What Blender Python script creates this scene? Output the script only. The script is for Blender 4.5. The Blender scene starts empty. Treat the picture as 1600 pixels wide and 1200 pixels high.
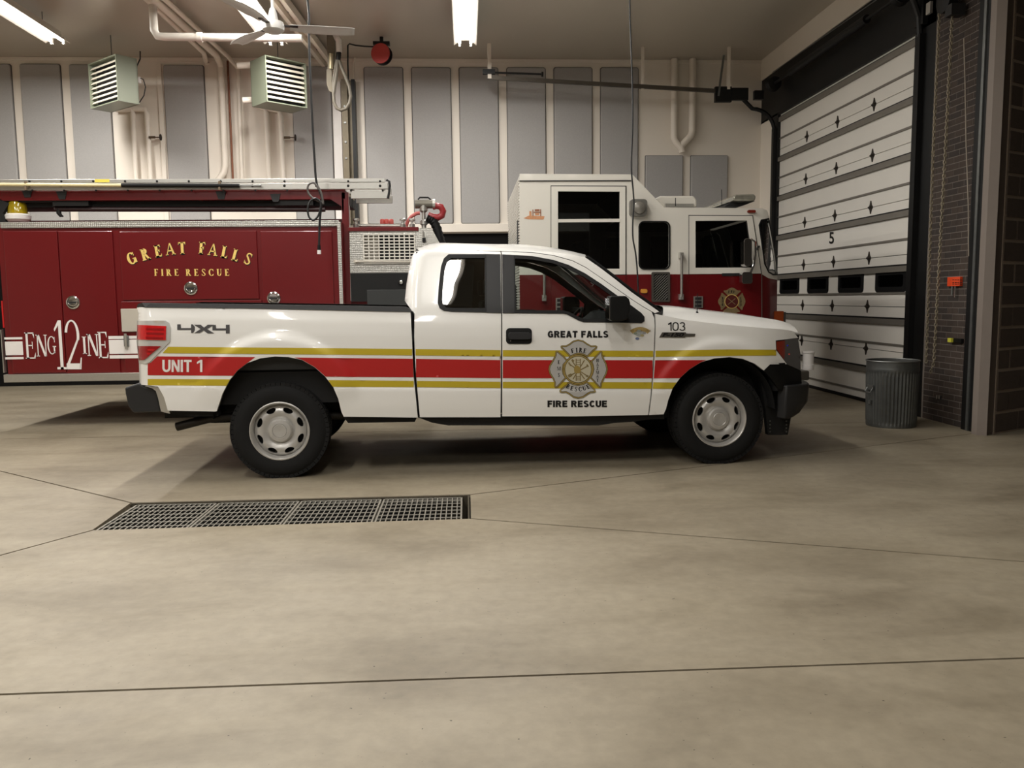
import bpy, bmesh, math, random
from mathutils import Vector, Matrix
from mathutils.geometry import delaunay_2d_cdt

random.seed(7)
SC = bpy.context.scene
COL = SC.collection
# ------------------------------------------------------------------ camera
F = 1290.0; CAMH = 1.437
PSI = math.radians(3.1); TH = math.atan(134 / 1290.0); RHO = 0.0109
_r0 = Vector((math.cos(PSI), -math.sin(PSI), 0))
FW = Vector((math.sin(PSI) * math.cos(TH), math.cos(PSI) * math.cos(TH), -math.sin(TH)))
_u0 = Vector((math.sin(PSI) * math.sin(TH), math.cos(PSI) * math.sin(TH), math.cos(TH)))
EX = math.cos(RHO) * _r0 - math.sin(RHO) * _u0
EY = math.sin(RHO) * _r0 + math.cos(RHO) * _u0
CAM = Vector((0, 0, CAMH))
cd = bpy.data.cameras.new('camera'); cam = bpy.data.objects.new('camera', cd); COL.objects.link(cam)
cd.sensor_width = 36; cd.lens = 36 * F / 1600; cd.clip_start = 0.05
m = Matrix.Identity(4)
for i in range(3):
    m[i][0] = EX[i]; m[i][1] = EY[i]; m[i][2] = -FW[i]; m[i][3] = CAM[i]
cam.matrix_world = m
SC.camera = cam
# ------------------------------------------------------------------ world and exposure
wd = bpy.data.worlds.new('world'); SC.world = wd; wd.use_nodes = True
wd.node_tree.nodes['Background'].inputs[0].default_value = (0.9, 0.95, 1, 1)
wd.node_tree.nodes['Background'].inputs[1].default_value = 0.02
vs = SC.view_settings
vs.view_transform = 'Standard'; vs.look = 'None'; vs.gamma = 1; vs.use_curve_mapping = False
vs.exposure = 0.5
LAMP_W = 100.0          # watts of each fluorescent fixture
LAMP_COL = (1.0, 0.968, 0.915)
CEIL = 5.56; WALLY = 14.8; DOORX = 5.285

# ------------------------------------------------------------------ pixel helpers
def ray(px, py): return EX * ((px - 800) / F) + EY * ((600 - py) / F) + FW
def onZ(px, py, z=0.0): d = ray(px, py); return CAM + d * ((z - CAMH) / d.z)
def onY(px, py, Y): d = ray(px, py); return CAM + d * (Y / d.y)
def onX(px, py, X): d = ray(px, py); return CAM + d * (X / d.x)

# ------------------------------------------------------------------ materials
def s2l(c): return tuple(((v / 255) / 12.92 if v / 255 <= 0.04045 else ((v / 255 + 0.055) / 1.055) ** 2.4) for v in c)
MATS = {}
def M(name, rgb=(128, 128, 128), rough=0.5, metal=0.0, var=0.05, scale=6.0, bump=0.0, bscale=80.0, coat=0.0, spec=0.5, tex='noise', rgb2=None):
    if name in MATS: return MATS[name]
    mt = bpy.data.materials.new(name); mt.use_nodes = True
    nt = mt.node_tree; b = nt.nodes['Principled BSDF']
    c = s2l(rgb)
    tc = nt.nodes.new('ShaderNodeTexCoord')
    nz = nt.nodes.new('ShaderNodeTexNoise'); nz.inputs['Scale'].default_value = scale; nz.inputs['Detail'].default_value = 5
    nt.links.new(tc.outputs['Object'], nz.inputs['Vector'])
    mx = nt.nodes.new('ShaderNodeMix'); mx.data_type = 'RGBA'
    c2 = s2l(rgb2) if rgb2 else tuple(min(1, v * (1 + var)) for v in c)
    c1 = c if rgb2 else tuple(v * (1 - var) for v in c)
    mx.inputs[6].default_value = (*c1, 1); mx.inputs[7].default_value = (*c2, 1)
    nt.links.new(nz.outputs['Fac'], mx.inputs[0])
    nt.links.new(mx.outputs[2], b.inputs['Base Color'])
    b.inputs['Roughness'].default_value = rough; b.inputs['Metallic'].default_value = metal
    b.inputs['Specular IOR Level'].default_value = spec
    if coat: b.inputs['Coat Weight'].default_value = coat; b.inputs['Coat Roughness'].default_value = 0.04
    if bump:
        bp = nt.nodes.new('ShaderNodeBump'); bp.inputs['Strength'].default_value = bump; bp.inputs['Distance'].default_value = 0.01
        if tex == 'diamond':
            sep = nt.nodes.new('ShaderNodeSeparateXYZ'); nt.links.new(tc.outputs['Object'], sep.inputs[0])
            def mth(op, a, bb):
                n = nt.nodes.new('ShaderNodeMath'); n.operation = op
                for i, v in enumerate((a, bb)):
                    if v is None: continue
                    if isinstance(v, (int, float)): n.inputs[i].default_value = v
                    else: nt.links.new(v, n.inputs[i])
                return n.outputs[0]
            u = mth('ADD', sep.outputs[0], sep.outputs[1])
            k = bscale
            s1 = mth('SINE', mth('MULTIPLY', mth('ADD', u, sep.outputs[2]), k), None)
            s2 = mth('SINE', mth('MULTIPLY', mth('SUBTRACT', u, sep.outputs[2]), k), None)
            h = mth('MULTIPLY', s1, s2)
            nt.links.new(h, bp.inputs['Height'])
        else:
            n2 = nt.nodes.new('ShaderNodeTexNoise'); n2.inputs['Scale'].default_value = bscale; n2.inputs['Detail'].default_value = 6
            nt.links.new(tc.outputs['Object'], n2.inputs['Vector'])
            nt.links.new(n2.outputs['Fac'], bp.inputs['Height'])
        nt.links.new(bp.outputs['Normal'], b.inputs['Normal'])
    MATS[name] = mt
    return mt
def M_emit(name, rgb, strength):
    if name in MATS: return MATS[name]
    mt = bpy.data.materials.new(name); mt.use_nodes = True; nt = mt.node_tree
    nt.nodes.remove(nt.nodes['Principled BSDF'])
    e = nt.nodes.new('ShaderNodeEmission'); e.inputs[0].default_value = (*rgb, 1); e.inputs[1].default_value = strength
    nt.links.new(e.outputs[0], nt.nodes['Material Output'].inputs[0])
    MATS[name] = mt; return mt
def M_glass(name, tint, ior=1.5):
    if name in MATS: return MATS[name]
    mt = bpy.data.materials.new(name); mt.use_nodes = True; nt = mt.node_tree
    nt.nodes.remove(nt.nodes['Principled BSDF'])
    tr = nt.nodes.new('ShaderNodeBsdfTransparent'); tr.inputs[0].default_value = (*tint, 1)
    gl = nt.nodes.new('ShaderNodeBsdfGlossy'); gl.inputs['Roughness'].default_value = 0.01
    fr = nt.nodes.new('ShaderNodeFresnel'); fr.inputs[0].default_value = ior
    mx = nt.nodes.new('ShaderNodeMixShader')
    nt.links.new(fr.outputs[0], mx.inputs[0]); nt.links.new(tr.outputs[0], mx.inputs[1]); nt.links.new(gl.outputs[0], mx.inputs[2])
    nt.links.new(mx.outputs[0], nt.nodes['Material Output'].inputs[0])
    MATS[name] = mt; return mt

WHITE = M('white_paint', (236, 235, 231), 0.25, var=0.01, scale=2, coat=0.6)
ENGWHITE = M('engine_white_paint', (226, 222, 212), 0.3, var=0.02, scale=2, coat=0.4)
RED = M('engine_red_paint', (100, 8, 14), 0.3, var=0.06, scale=1.5, coat=0.35)
DKRED = M('dark_red_paint', (88, 14, 20), 0.35, var=0.08, scale=3)
STRIPE_RED = M('stripe_red_vinyl', (176, 26, 26), 0.4, var=0.03)
STRIPE_YEL = M('stripe_yellow_vinyl', (190, 168, 38), 0.4, var=0.03)
BLACKPL = M('black_plastic', (15, 15, 16), 0.5, var=0.15, scale=20, spec=.3)
GREYPL = M('dark_grey_plastic', (38, 38, 39), 0.45, var=0.08, scale=20, spec=.35)
DARK = M('dark_underbody', (14, 13, 12), 0.8, var=0.3, scale=8)
INTERIOR = M('dark_interior_fabric', (26, 26, 28), 0.8, var=0.15, scale=30)
RUBBER = M('tire_rubber', (20, 20, 20), 0.8, spec=.3, var=0.15, scale=15, bump=0.15, bscale=120)
WHEEL = M('silver_wheel_paint', (192, 190, 186), 0.33, 0.45, var=0.04)
CHROME = M('chrome', (205, 205, 205), 0.12, 1.0, var=0.02)
ALU = M('brushed_aluminium', (196, 194, 188), 0.35, 0.85, var=0.06, scale=30)
GALV = M('galvanised_steel', (128, 130, 128), 0.42, 0.8, var=0.2, scale=14)
PLATE = M('diamond_plate', (190, 188, 182), 0.3, 0.75, var=0.05, bump=0.22, bscale=150, tex='diamond')
GOLD = M('gold_leaf', (238, 206, 118), 0.4, 0.15, var=0.15, scale=60)
LBLACK = M('black_vinyl', (14, 14, 15), 0.45, var=0.1)
LWHITE = M('white_vinyl', (232, 228, 224), 0.45, var=0.02)
GLASS = M_glass('clear_glass', (0.80, 0.84, 0.82))
TINT = M_glass('tinted_glass', (0.30, 0.32, 0.31))
DGLASS = M_glass('dark_glass', (0.16, 0.17, 0.17))
CREAM = M('cream_wall_paint', (230, 222, 210), 0.55, var=0.03, scale=1.2)
PIPE = M('cream_pipe_paint', (228, 219, 206), 0.45, var=0.04, scale=5)
STEELDK = M('black_steel', (20, 20, 20), 0.5, 0.3, var=0.2, scale=10)

# ------------------------------------------------------------------ objects
def props(o, label=None, cat=None, group=None, kind=None):
    if label: o['label'] = label
    if cat: o['category'] = cat
    if group: o['group'] = group
    if kind: o['kind'] = kind
    return o
def thing(name, label, cat, loc=(0, 0, 0), rz=0.0, group=None, kind=None):
    o = bpy.data.objects.new(name, None); COL.objects.link(o)
    o.empty_display_size = 0.1
    o.location = loc; o.rotation_euler = (0, 0, rz)
    return props(o, label, cat, group, kind)
def wmat(o):
    mm = Matrix.Identity(4)
    while o is not None:
        mm = (Matrix.Translation(o.location) @ o.rotation_euler.to_matrix().to_4x4()) @ mm
        o = o.parent
    return mm

class MB:
    """collects geometry; build() links it as one mesh object"""
    def __init__(s): s.v = []; s.f = []
    def add(s, vs, fs):
        n = len(s.v); s.v += [Vector(v) for v in vs]; s.f += [tuple(i + n for i in f) for f in fs]; return s
    def box(s, a, b):
        x0, y0, z0 = (min(a[i], b[i]) for i in range(3)); x1, y1, z1 = (max(a[i], b[i]) for i in range(3))
        return s.add([(x0, y0, z0), (x1, y0, z0), (x1, y1, z0), (x0, y1, z0), (x0, y0, z1), (x1, y0, z1), (x1, y1, z1), (x0, y1, z1)],
                     [(0, 3, 2, 1), (4, 5, 6, 7), (0, 1, 5, 4), (1, 2, 6, 5), (2, 3, 7, 6), (3, 0, 4, 7)])
    def obox(s, c, u, v, w):
        """oriented box: centre and three half-vectors"""
        c, u, v, w = Vector(c), Vector(u), Vector(v), Vector(w)
        if u.cross(v).dot(w) < 0: u = -u
        P = [c + u * a + v * b + w * d for d in (-1, 1) for a, b in ((-1, -1), (1, -1), (1, 1), (-1, 1))]
        return s.add(P, [(0, 3, 2, 1), (4, 5, 6, 7), (0, 1, 5, 4), (1, 2, 6, 5), (2, 3, 7, 6), (3, 0, 4, 7)])
    def bar(s, p, q, w, h, up=(0, 0, 1)):
        p, q = Vector(p), Vector(q); d = q - p; L = d.length; d.normalize()
        a = d.cross(Vector(up)); a.normalize(); b = a.cross(d)
        return s.obox((p + q) / 2, d * (L / 2), a * (w / 2), b * (h / 2))
    def tube(s, path, r, n=10, closed=False, cap=True):
        P = [Vector(p) for p in path]; k = len(P); rings = []
        up = None
        for i, p in enumerate(P):
            if closed: t = P[(i + 1) % k] - P[i - 1]
            else: t = P[min(i + 1, k - 1)] - P[max(i - 1, 0)]
            t.normalize()
            if up is None:
                up = Vector((0, 0, 1)) if abs(t.z) < 0.9 else Vector((1, 0, 0))
            a = t.cross(up)
            if a.length < 1e-5: a = t.orthogonal()
            a.normalize(); b = a.cross(t); up = b
            rr = r[i] if isinstance(r, (list, tuple)) else r
            rings.append([p + (a * math.cos(2 * math.pi * j / n) + b * math.sin(2 * math.pi * j / n)) * rr for j in range(n)])
        vs = [v for rg in rings for v in rg]; fs = []
        for i in range(k if closed else k - 1):
            i2 = (i + 1) % k
            for j in range(n):
                j2 = (j + 1) % n
                fs.append((i * n + j, i * n + j2, i2 * n + j2, i2 * n + j))
        if cap and not closed:
            fs.append(tuple(range(n))[::-1]); fs.append(tuple((k - 1) * n + j for j in range(n)))
        return s.add(vs, fs)
    def lathe(s, prof, o=(0, 0, 0), axis='Z', n=24, closed=False, cap=True):
        """prof: list of (radius, height) around the axis through o"""
        o = Vector(o); vs = []; fs = []; k = len(prof)
        for r, h in prof:
            for j in range(n):
                a = 2 * math.pi * j / n; c, d = r * math.cos(a), r * math.sin(a)
                vs.append(o + Vector({'Z': (c, d, h), 'Y': (d, h, c), 'X': (h, c, d)}[axis]))
        for i in range(k - 1 if not closed else k):
            i2 = (i + 1) % k
            for j in range(n):
                j2 = (j + 1) % n
                fs.append((i * n + j, i * n + j2, i2 * n + j2, i2 * n + j))
        if not closed and cap:
            if prof[0][0] > 1e-4: fs.append(tuple(range(n))[::-1])
            if prof[-1][0] > 1e-4: fs.append(tuple((k - 1) * n + j for j in range(n)))
        return s.add(vs, fs)
    def prism(s, pts, d):
        """closed polygon of 3D points extruded by the vector d"""
        P = [Vector(p) for p in pts]; d = Vector(d); n = len(P)
        nrm = Vector((0, 0, 0))
        for i in range(n): nrm += P[i].cross(P[(i + 1) % n])
        if nrm.dot(d) > 0: P = P[::-1]
        vs = P + [p + d for p in P]
        return s.add(vs, [tuple(range(n)), tuple(range(n, 2 * n))[::-1]] + [(i, i + n, (i + 1) % n + n, (i + 1) % n) for i in range(n)])
    def grid(s, fn, nu, nv):
        vs = [fn(i / nu, j / nv) for i in range(nu + 1) for j in range(nv + 1)]
        w = nv + 1
        return s.add(vs, [(i * w + j, (i + 1) * w + j, (i + 1) * w + j + 1, i * w + j + 1) for i in range(nu) for j in range(nv)])
    def sheet(s, fn, poly, holes=(), step=None, off=0.0, back=None, lines=()):
        """flat polygon with holes in 2D, triangulated and laid on a surface fn(u,v,off); back: vector that gives the rim its depth"""
        pts = []; edges = []
        for lp in [poly] + list(holes):
            lp = dens(lp, step) if step else lp
            n0 = len(pts); pts += [Vector((p[0], p[1])) for p in lp]
            edges += [(n0 + i, n0 + (i + 1) % len(lp)) for i in range(len(lp))]
        if step:
            xs = [p[0] for p in poly]; ys = [p[1] for p in poly]
            x = math.floor(min(xs) / step) * step + step * .37
            while x < max(xs):
                y = math.floor(min(ys) / step) * step + step * .41
                while y < max(ys):
                    if inside((x, y), poly) and not any(inside((x, y), h) for h in holes): pts.append(Vector((x, y)))
                    y += step
                x += step
        for ln in lines:
            ln = [ln[0]] + [(lerp(a[0], b[0], k / n_), lerp(a[1], b[1], k / n_)) for a, b in zip(ln, ln[1:]) for n_ in [max(1, int(math.hypot(b[0] - a[0], b[1] - a[1]) / (step or 9)))] for k in range(1, n_ + 1)]
            n0 = len(pts); pts += [Vector((p[0], p[1])) for p in ln]; edges += [(n0 + i, n0 + i + 1) for i in range(len(ln) - 1)]
        V, E, FA, *_ = delaunay_2d_cdt(pts, edges, [], 0, 1e-5)
        fs = []
        for f in FA:
            c = sum((V[i] for i in f), Vector((0, 0))) / len(f)
            if inside(c, poly) and not any(inside(c, h) for h in holes): fs.append(tuple(f))
        used = sorted({i for f in fs for i in f}); mp = {i: k for k, i in enumerate(used)}
        vs = [Vector(fn(V[i].x, V[i].y, off)) for i in used]
        fs = [tuple(mp[i] for i in f) for f in fs]
        if back is not None and fs:
            bk = Vector(back)
            f0 = fs[0]; nn = (vs[f0[1]] - vs[f0[0]]).cross(vs[f0[2]] - vs[f0[0]])
            if nn.dot(bk) > 0: fs = [f[::-1] for f in fs]
            cnt = {}
            for f in fs:
                for i in range(len(f)):
                    e = (f[i], f[(i + 1) % len(f)]); cnt[e] = 1
            rim = [e for e in cnt if (e[1], e[0]) not in cnt]
            bi = {}
            for e in rim:
                for i in e:
                    if i not in bi: bi[i] = len(vs); vs.append(vs[i] + bk)
            fs += [(e[1], e[0], bi[e[0]], bi[e[1]]) for e in rim]
        return s.add(vs, fs)
    def mirror_y(s):
        o = MB(); o.v = [Vector((v.x, -v.y, v.z)) for v in s.v]; o.f = [f[::-1] for f in s.f]; return o
    def build(s, name, mat, parent=None, local=False, smooth=False, bevel=0.0, kind=None, fixn=False):
        me = bpy.data.meshes.new(name)
        vs = s.v
        if parent is not None and not local:
            iv = wmat(parent).inverted(); vs = [iv @ v for v in vs]
        me.from_pydata([tuple(v) for v in vs], [], s.f); me.update()
        if fixn:
            b = bmesh.new(); b.from_mesh(me); bmesh.ops.recalc_face_normals(b, faces=b.faces); b.to_mesh(me); b.free()
        o = bpy.data.objects.new(name, me); COL.objects.link(o)
        me.materials.append(mat)
        if parent is not None: o.parent = parent
        if smooth:
            me.polygons.foreach_set('use_smooth', [True] * len(me.polygons))
            me.set_sharp_from_angle(angle=math.radians(38 if smooth is True else smooth))
        if bevel:
            md = o.modifiers.new('bevel', 'BEVEL'); md.width = bevel; md.segments = 2; md.limit_method = 'ANGLE'; md.angle_limit = math.radians(40)
        if kind: o['kind'] = kind
        return o
def dens(lp, step):
    out = []
    for i in range(len(lp)):
        a, b = lp[i], lp[(i + 1) % len(lp)]
        n = max(1, int(math.hypot(b[0] - a[0], b[1] - a[1]) / step + .5))
        out += [(a[0] + (b[0] - a[0]) * k / n, a[1] + (b[1] - a[1]) * k / n) for k in range(n)]
    return out
def inside(p, poly):
    x, y = p[0], p[1]; r = False; n = len(poly); j = n - 1
    for i in range(n):
        xi, yi = poly[i][0], poly[i][1]; xj, yj = poly[j][0], poly[j][1]
        if (yi > y) != (yj > y) and x < (xj - xi) * (y - yi) / (yj - yi) + xi: r = not r
        j = i
    return r
def lerp(a, b, t): return a + (b - a) * t
def interp(tab, x):
    if x <= tab[0][0]: return tab[0][1]
    for (a, b), (c, d) in zip(tab, tab[1:]):
        if x <= c: return b + (d - b) * (x - a) / (c - a)
    return tab[-1][1]
def sstep(a, b, x): t = max(0, min(1, (x - a) / (b - a))); return t * t * (3 - 2 * t)
def rrect(x0, y0, x1, y1, r, n=4):
    out = []
    for cx, cy, a0 in ((x1 - r, y0 + r, -90), (x1 - r, y1 - r, 0), (x0 + r, y1 - r, 90), (x0 + r, y0 + r, 180)):
        for k in range(n + 1):
            a = math.radians(a0 + 90 * k / n); out.append((cx + r * math.cos(a), cy + r * math.sin(a)))
    return out
def circ(cx, cy, r, n=24): return [(cx + r * math.cos(2 * math.pi * k / n), cy + r * math.sin(2 * math.pi * k / n)) for k in range(n)]
def inset(poly, d):
    """offset a polygon inwards by d (simple mitre)"""
    n = len(poly); ar = sum(poly[i][0] * poly[(i + 1) % n][1] - poly[(i + 1) % n][0] * poly[i][1] for i in range(n)); sg = 1 if ar > 0 else -1
    out = []
    for i in range(n):
        a, b, c = Vector(poly[i - 1][:2]), Vector(poly[i][:2]), Vector(poly[(i + 1) % n][:2])
        e1 = (b - a).normalized(); e2 = (c - b).normalized()
        n1 = Vector((-e1.y, e1.x)) * sg; n2 = Vector((-e2.y, e2.x)) * sg
        bis = n1 + n2
        if bis.length < 1e-6: bis = n1
        bis.normalize(); k = d / max(0.35, bis.dot(n1)); out.append((b.x + bis.x * k, b.y + bis.y * k))
    return out

# ------------------------------------------------------------------ lettering
def sans_polys(txt, shear=0.0, bold=0.0):
    """triangles of a text in the built-in font, cap height 1, starting at u=0; returns (tris, width)"""
    cu = bpy.data.curves.new('t', 'FONT'); cu.body = txt; cu.size = 1; cu.offset = bold; cu.shear = shear
    ob = bpy.data.objects.new('t', cu); COL.objects.link(ob)
    dg = bpy.context.evaluated_depsgraph_get(); me = bpy.data.meshes.new_from_object(ob.evaluated_get(dg))
    V = [v.co.copy() for v in me.vertices]; P = [tuple(p.vertices) for p in me.polygons]
    bpy.data.objects.remove(ob); bpy.data.curves.remove(cu); bpy.data.meshes.remove(me)
    x0 = min(v.x for v in V); x1 = max(v.x for v in V); y0 = min(v.y for v in V); y1 = max(v.y for v in V)
    h = y1 - y0
    return [[((V[i].x - x0) / h, (V[i].y - y0) / h) for i in p] for p in P], (x1 - x0) / h
def arcb(cx, cy, rx, ry, tx, ty, a0, a1, n=14):
    o = [(cx + rx * math.cos(math.radians(lerp(a0, a1, k / n))), cy + ry * math.sin(math.radians(lerp(a0, a1, k / n)))) for k in range(n + 1)]
    i = [(cx + (rx - tx) * math.cos(math.radians(lerp(a0, a1, k / n))), cy + (ry - ty) * math.sin(math.radians(lerp(a0, a1, k / n)))) for k in range(n + 1)]
    return [[o[k], o[k + 1], i[k + 1], i[k]] for k in range(n)]
def serif_glyph(ch, t=0.17, h=0.07):
    R = lambda x0, y0, x1, y1: [(x0, y0), (x1, y0), (x1, y1), (x0, y1)]
    s = 0.06
    def stem(x, y0=0, y1=1, top=True, bot=True):
        o = [R(x, y0, x + t, y1)]
        if bot: o.append(R(x - s, y0, x + t + s, y0 + h * .8))
        if top: o.append(R(x - s, y1 - h * .8, x + t + s, y1))
        return o
    def tri(a, b, c): return [a, b, c]
    if ch == 'I': return stem(.06), t + .12
    if ch == 'L': return stem(.06) + [R(.06, 0, .58, h), tri((.58, 0), (.58, .25), (.48, h))], .62
    if ch == 'E': return stem(.06) + [R(.06, 0, .60, h), R(.06, 1 - h, .57, 1), R(.2, .48, .44, .48 + h), R(.42, .38, .46, .65), tri((.60, 0), (.62, .25), (.5, h)), tri((.57, 1), (.57, .77), (.47, 1 - h))], .65
    if ch == 'F': return stem(.06) + [R(.06, 1 - h, .57, 1), R(.2, .46, .42, .46 + h), R(.40, .36, .44, .63), tri((.57, 1), (.57, .75), (.47, 1 - h))], .60
    if ch == 'T': return stem(.26, top=False) + [R(.02, 1 - h, .68, 1), tri((.02, 1), (.02, .75), (.12, 1 - h)), tri((.68, 1), (.68, .75), (.58, 1 - h))], .70
    if ch == 'P': return stem(.06) + arcb(.28, .74, .30, .26, t * .95, h, -90, 90) + [R(.1, .48, .29, .48 + h), R(.1, 1 - h, .29, 1)], .60
    if ch == 'R': return stem(.06) + arcb(.28, .74, .30, .26, t * .95, h, -90, 90) + [R(.1, .48, .29, .48 + h), R(.1, 1 - h, .29, 1), [(.26, .5), (.46, .5), (.74, 0), (.54, 0)], R(.5, 0, .78, h * .8)], .78
    if ch == 'A': return [[(.02, 0), (.1, 0), (.42, 1), (.36, 1)], [(.34, 1), (.46, 1), (.80, 0), (.60, 0)], R(.18, .3, .62, .3 + h), R(-.04, 0, .2, h * .8), R(.52, 0, .86, h * .8)], .84
    if ch == 'N': return [R(.08, 0, .15, 1), R(.64, 0, .71, 1), [(.06, 1), (.24, 1), (.71, 0), (.56, 0)], R(0, 0, .23, h * .8), R(.56, 1 - h * .8, .79, 1), R(0, 1 - h * .8, .2, 1)], .80
    if ch == 'M': return [R(.08, 0, .15, 1), R(.76, 0, .93, 1), [(.06, 1), (.24, 1), (.54, 0), (.44, 0)], [(.44, 0), (.54, 0), (.84, 1), (.76, 1)], R(0, 0, .23, h * .8), R(.70, 0, .99, h * .8), R(.02, 1 - h * .8, .2, 1), R(.8, 1 - h * .8, .99, 1)], 1.0
    if ch == 'H': return stem(.06) + stem(.55) + [R(.1, .48, .6, .48 + h)], .80
    if ch == 'Z': return [R(.04, 1 - h, .64, 1), R(.02, 0, .66, h), [(.44, 1), (.64, 1), (.22, 0), (.02, 0)], tri((.66, 0), (.66, .25), (.56, h)), tri((.04, 1), (.04, .76), (.14, 1 - h))], .68
    if ch == 'U': return stem(.06, y0=.3, bot=False) + [R(.58, .3, .65, 1), R(.51, 1 - h * .8, .72, 1)] + arcb(.355, .32, .295, .33, t * .8, h * 1.2, 180, 360), .74
    if ch == 'O': return arcb(.4, .5, .4, .51, t, h, 0, 360, 26), .80
    if ch == 'C': return arcb(.4, .5, .4, .51, t, h, 42, 318, 22) + [R(.64, .66, .70, .96), R(.64, .06, .70, .30)], .74
    if ch == 'G': return arcb(.4, .5, .4, .51, t, h, 42, 318, 22) + [R(.64, .66, .70, .96), R(.56, .06, .56 + t, .44), R(.48, .40, .80, .44 + h * .4)], .82
    if ch == 'S': return arcb(.3, .74, .26, .27, .12, h, 30, 200, 12) + [[(.06, .66), (.17, .76), (.52, .36), (.42, .24)]] + arcb(.29, .26, .27, .27, .13, h, -160, 20, 12) + [R(.02, .04, .06, .32), R(.5, .70, .54, .96)], .60
    if ch == '1': return [R(.2, 0, .2 + t * .9, 1), R(.08, 0, .2 + t * .9 + .12, h), [(.04, .82), (.2, 1), (.2, .9), (.06, .77)]], .50
    if ch == '2': return arcb(.3, .7, .28, .31, .10, h * .7, 170, -20, 16) + [[(.46, .60), (.57, .64), (.16, .12), (.02, .08)], R(.02, 0, .56, .12), [(.5, .0), (.58, .0), (.62, .24), (.58, .24)]], .64
    if ch == 'D': return stem(.06) + arcb(.28, .5, .42, .5, t, h, -90, 90) + [R(.1, 0, .29, h), R(.1, 1 - h, .29, 1)], .76
    return [], .4
def sans_glyph(ch, t=0.235, w=.8):
    R = lambda x0, y0, x1, y1: [(x0, y0), (x1, y0), (x1, y1), (x0, y1)]
    h = t * .84
    if ch == 'I': return [R(0, 0, t, 1)], t
    if ch == 'L': return [R(0, 0, t, 1), R(0, 0, w * .82, h)], w * .82
    if ch == 'E': return [R(0, 0, t, 1), R(0, 0, w * .9, h), R(0, 1 - h, w * .88, 1), R(0, .5 - h * .45, w * .82, .5 + h * .55)], w * .9
    if ch == 'F': return [R(0, 0, t, 1), R(0, 1 - h, w * .86, 1), R(0, .5 - h * .5, w * .78, .5 + h * .5)], w * .86
    if ch == 'T': return [R(w * .47 - t / 2, 0, w * .47 + t / 2, 1), R(0, 1 - h, w * .94, 1)], w * .94
    if ch == 'N': return [R(0, 0, t * .95, 1), R(w - t * .95, 0, w, 1), [(0, 1), (t * 1.1, 1), (w, 0), (w - t * 1.1, 0)]], w
    if ch == 'A': return [[(0, 0), (t, 0), (w * .5 + t * .45, 1), (w * .5 - t * .5, 1)], [(w * 1.08, 0), (w * 1.08 - t, 0), (w * .54 - t * .45, 1), (w * .54 + t * .5, 1)], R(.2 * w, .18, .86 * w, .18 + h * .8)], w * 1.08
    if ch == 'U': return [R(0, .34, t, 1), R(w - t, .34, w, 1)] + arcb(w / 2, .35, w / 2, .36, t, h, 180, 360, 12), w
    if ch == 'O' or ch == '0': return [R(0, .34, t, .66), R(w - t, .34, w, .66)] + arcb(w / 2, .65, w / 2, .36, t, h, 0, 180, 12) + arcb(w / 2, .35, w / 2, .36, t, h, 180, 360, 12), w
    if ch == 'C': return arcb(w * .52, .5, w * .52, .51, t, h, 38, 322, 20), w * .98
    if ch == 'G': return arcb(w * .54, .5, w * .54, .51, t, h, 38, 325, 20) + [R(w * .55, .36, w * 1.04, .36 + h), R(w * 1.04 - t * .85, .08, w * 1.04, .4)], w * 1.06
    if ch == 'R': return [R(0, 0, t, 1), R(0, 1 - h, w * .6, 1), R(0, .40, w * .6, .40 + h)] + arcb(w * .6, .70, w * .38, .30, t, h, -90, 90, 10) + [[(w * .42, .46), (w * .42 + t, .46), (w * 1.06, 0), (w * 1.06 - t * 1.15, 0)]], w * 1.06
    if ch == 'S': return arcb(w * .47, .71, w * .45, .30, t * .95, h, 22, 270, 14) + arcb(w * .47, .29, w * .47, .30, t * .95, h, -160, 90, 14), w * .94
    if ch == '1': return [R(w * .38, 0, w * .38 + t, 1), [(w * .0, .66), (w * .0, .82), (w * .45, 1), (w * .45, .8)]], w * .38 + t
    if ch == '3': return arcb(w * .45, .73, w * .43, .28, t * .95, h * .9, -80, 160, 14) + arcb(w * .45, .28, w * .48, .29, t * .95, h * .9, -160, 88, 14), w * .94
    return [], .34
def block_polys(txt, gap=.09, **k):
    out = []; u = 0
    for ch in txt:
        g, w = sans_glyph(ch, **k); out += [[(x + u, y) for x, y in p] for p in g]; u += w + gap
    return out, u - gap
def serif_polys(txt, gap=0.1, **k):
    out = []; u = 0
    for ch in txt:
        g, w = serif_glyph(ch, **k)
        out += [[(x + u, y) for x, y in p] for p in g]; u += w + gap
    return out, u - gap
def put_text(mb, fn, polys, W, x0, yb, x1, yt, off, slope=0.0):
    """maps text (cap height 1) to a pixel box and then to the surface"""
    for p in polys:
        vs = []
        for u, v in p:
            px = x0 + (x1 - x0) * u / W; py = yb + (yt - yb) * v + slope * (px - x0)
            vs.append(fn(px, py, off))
        mb.add(vs, [tuple(range(len(vs)))])
    return mb
def poly_decal(mb, fn, poly, off, step=None):
    return mb.sheet(fn, poly, step=step, off=off)

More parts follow.
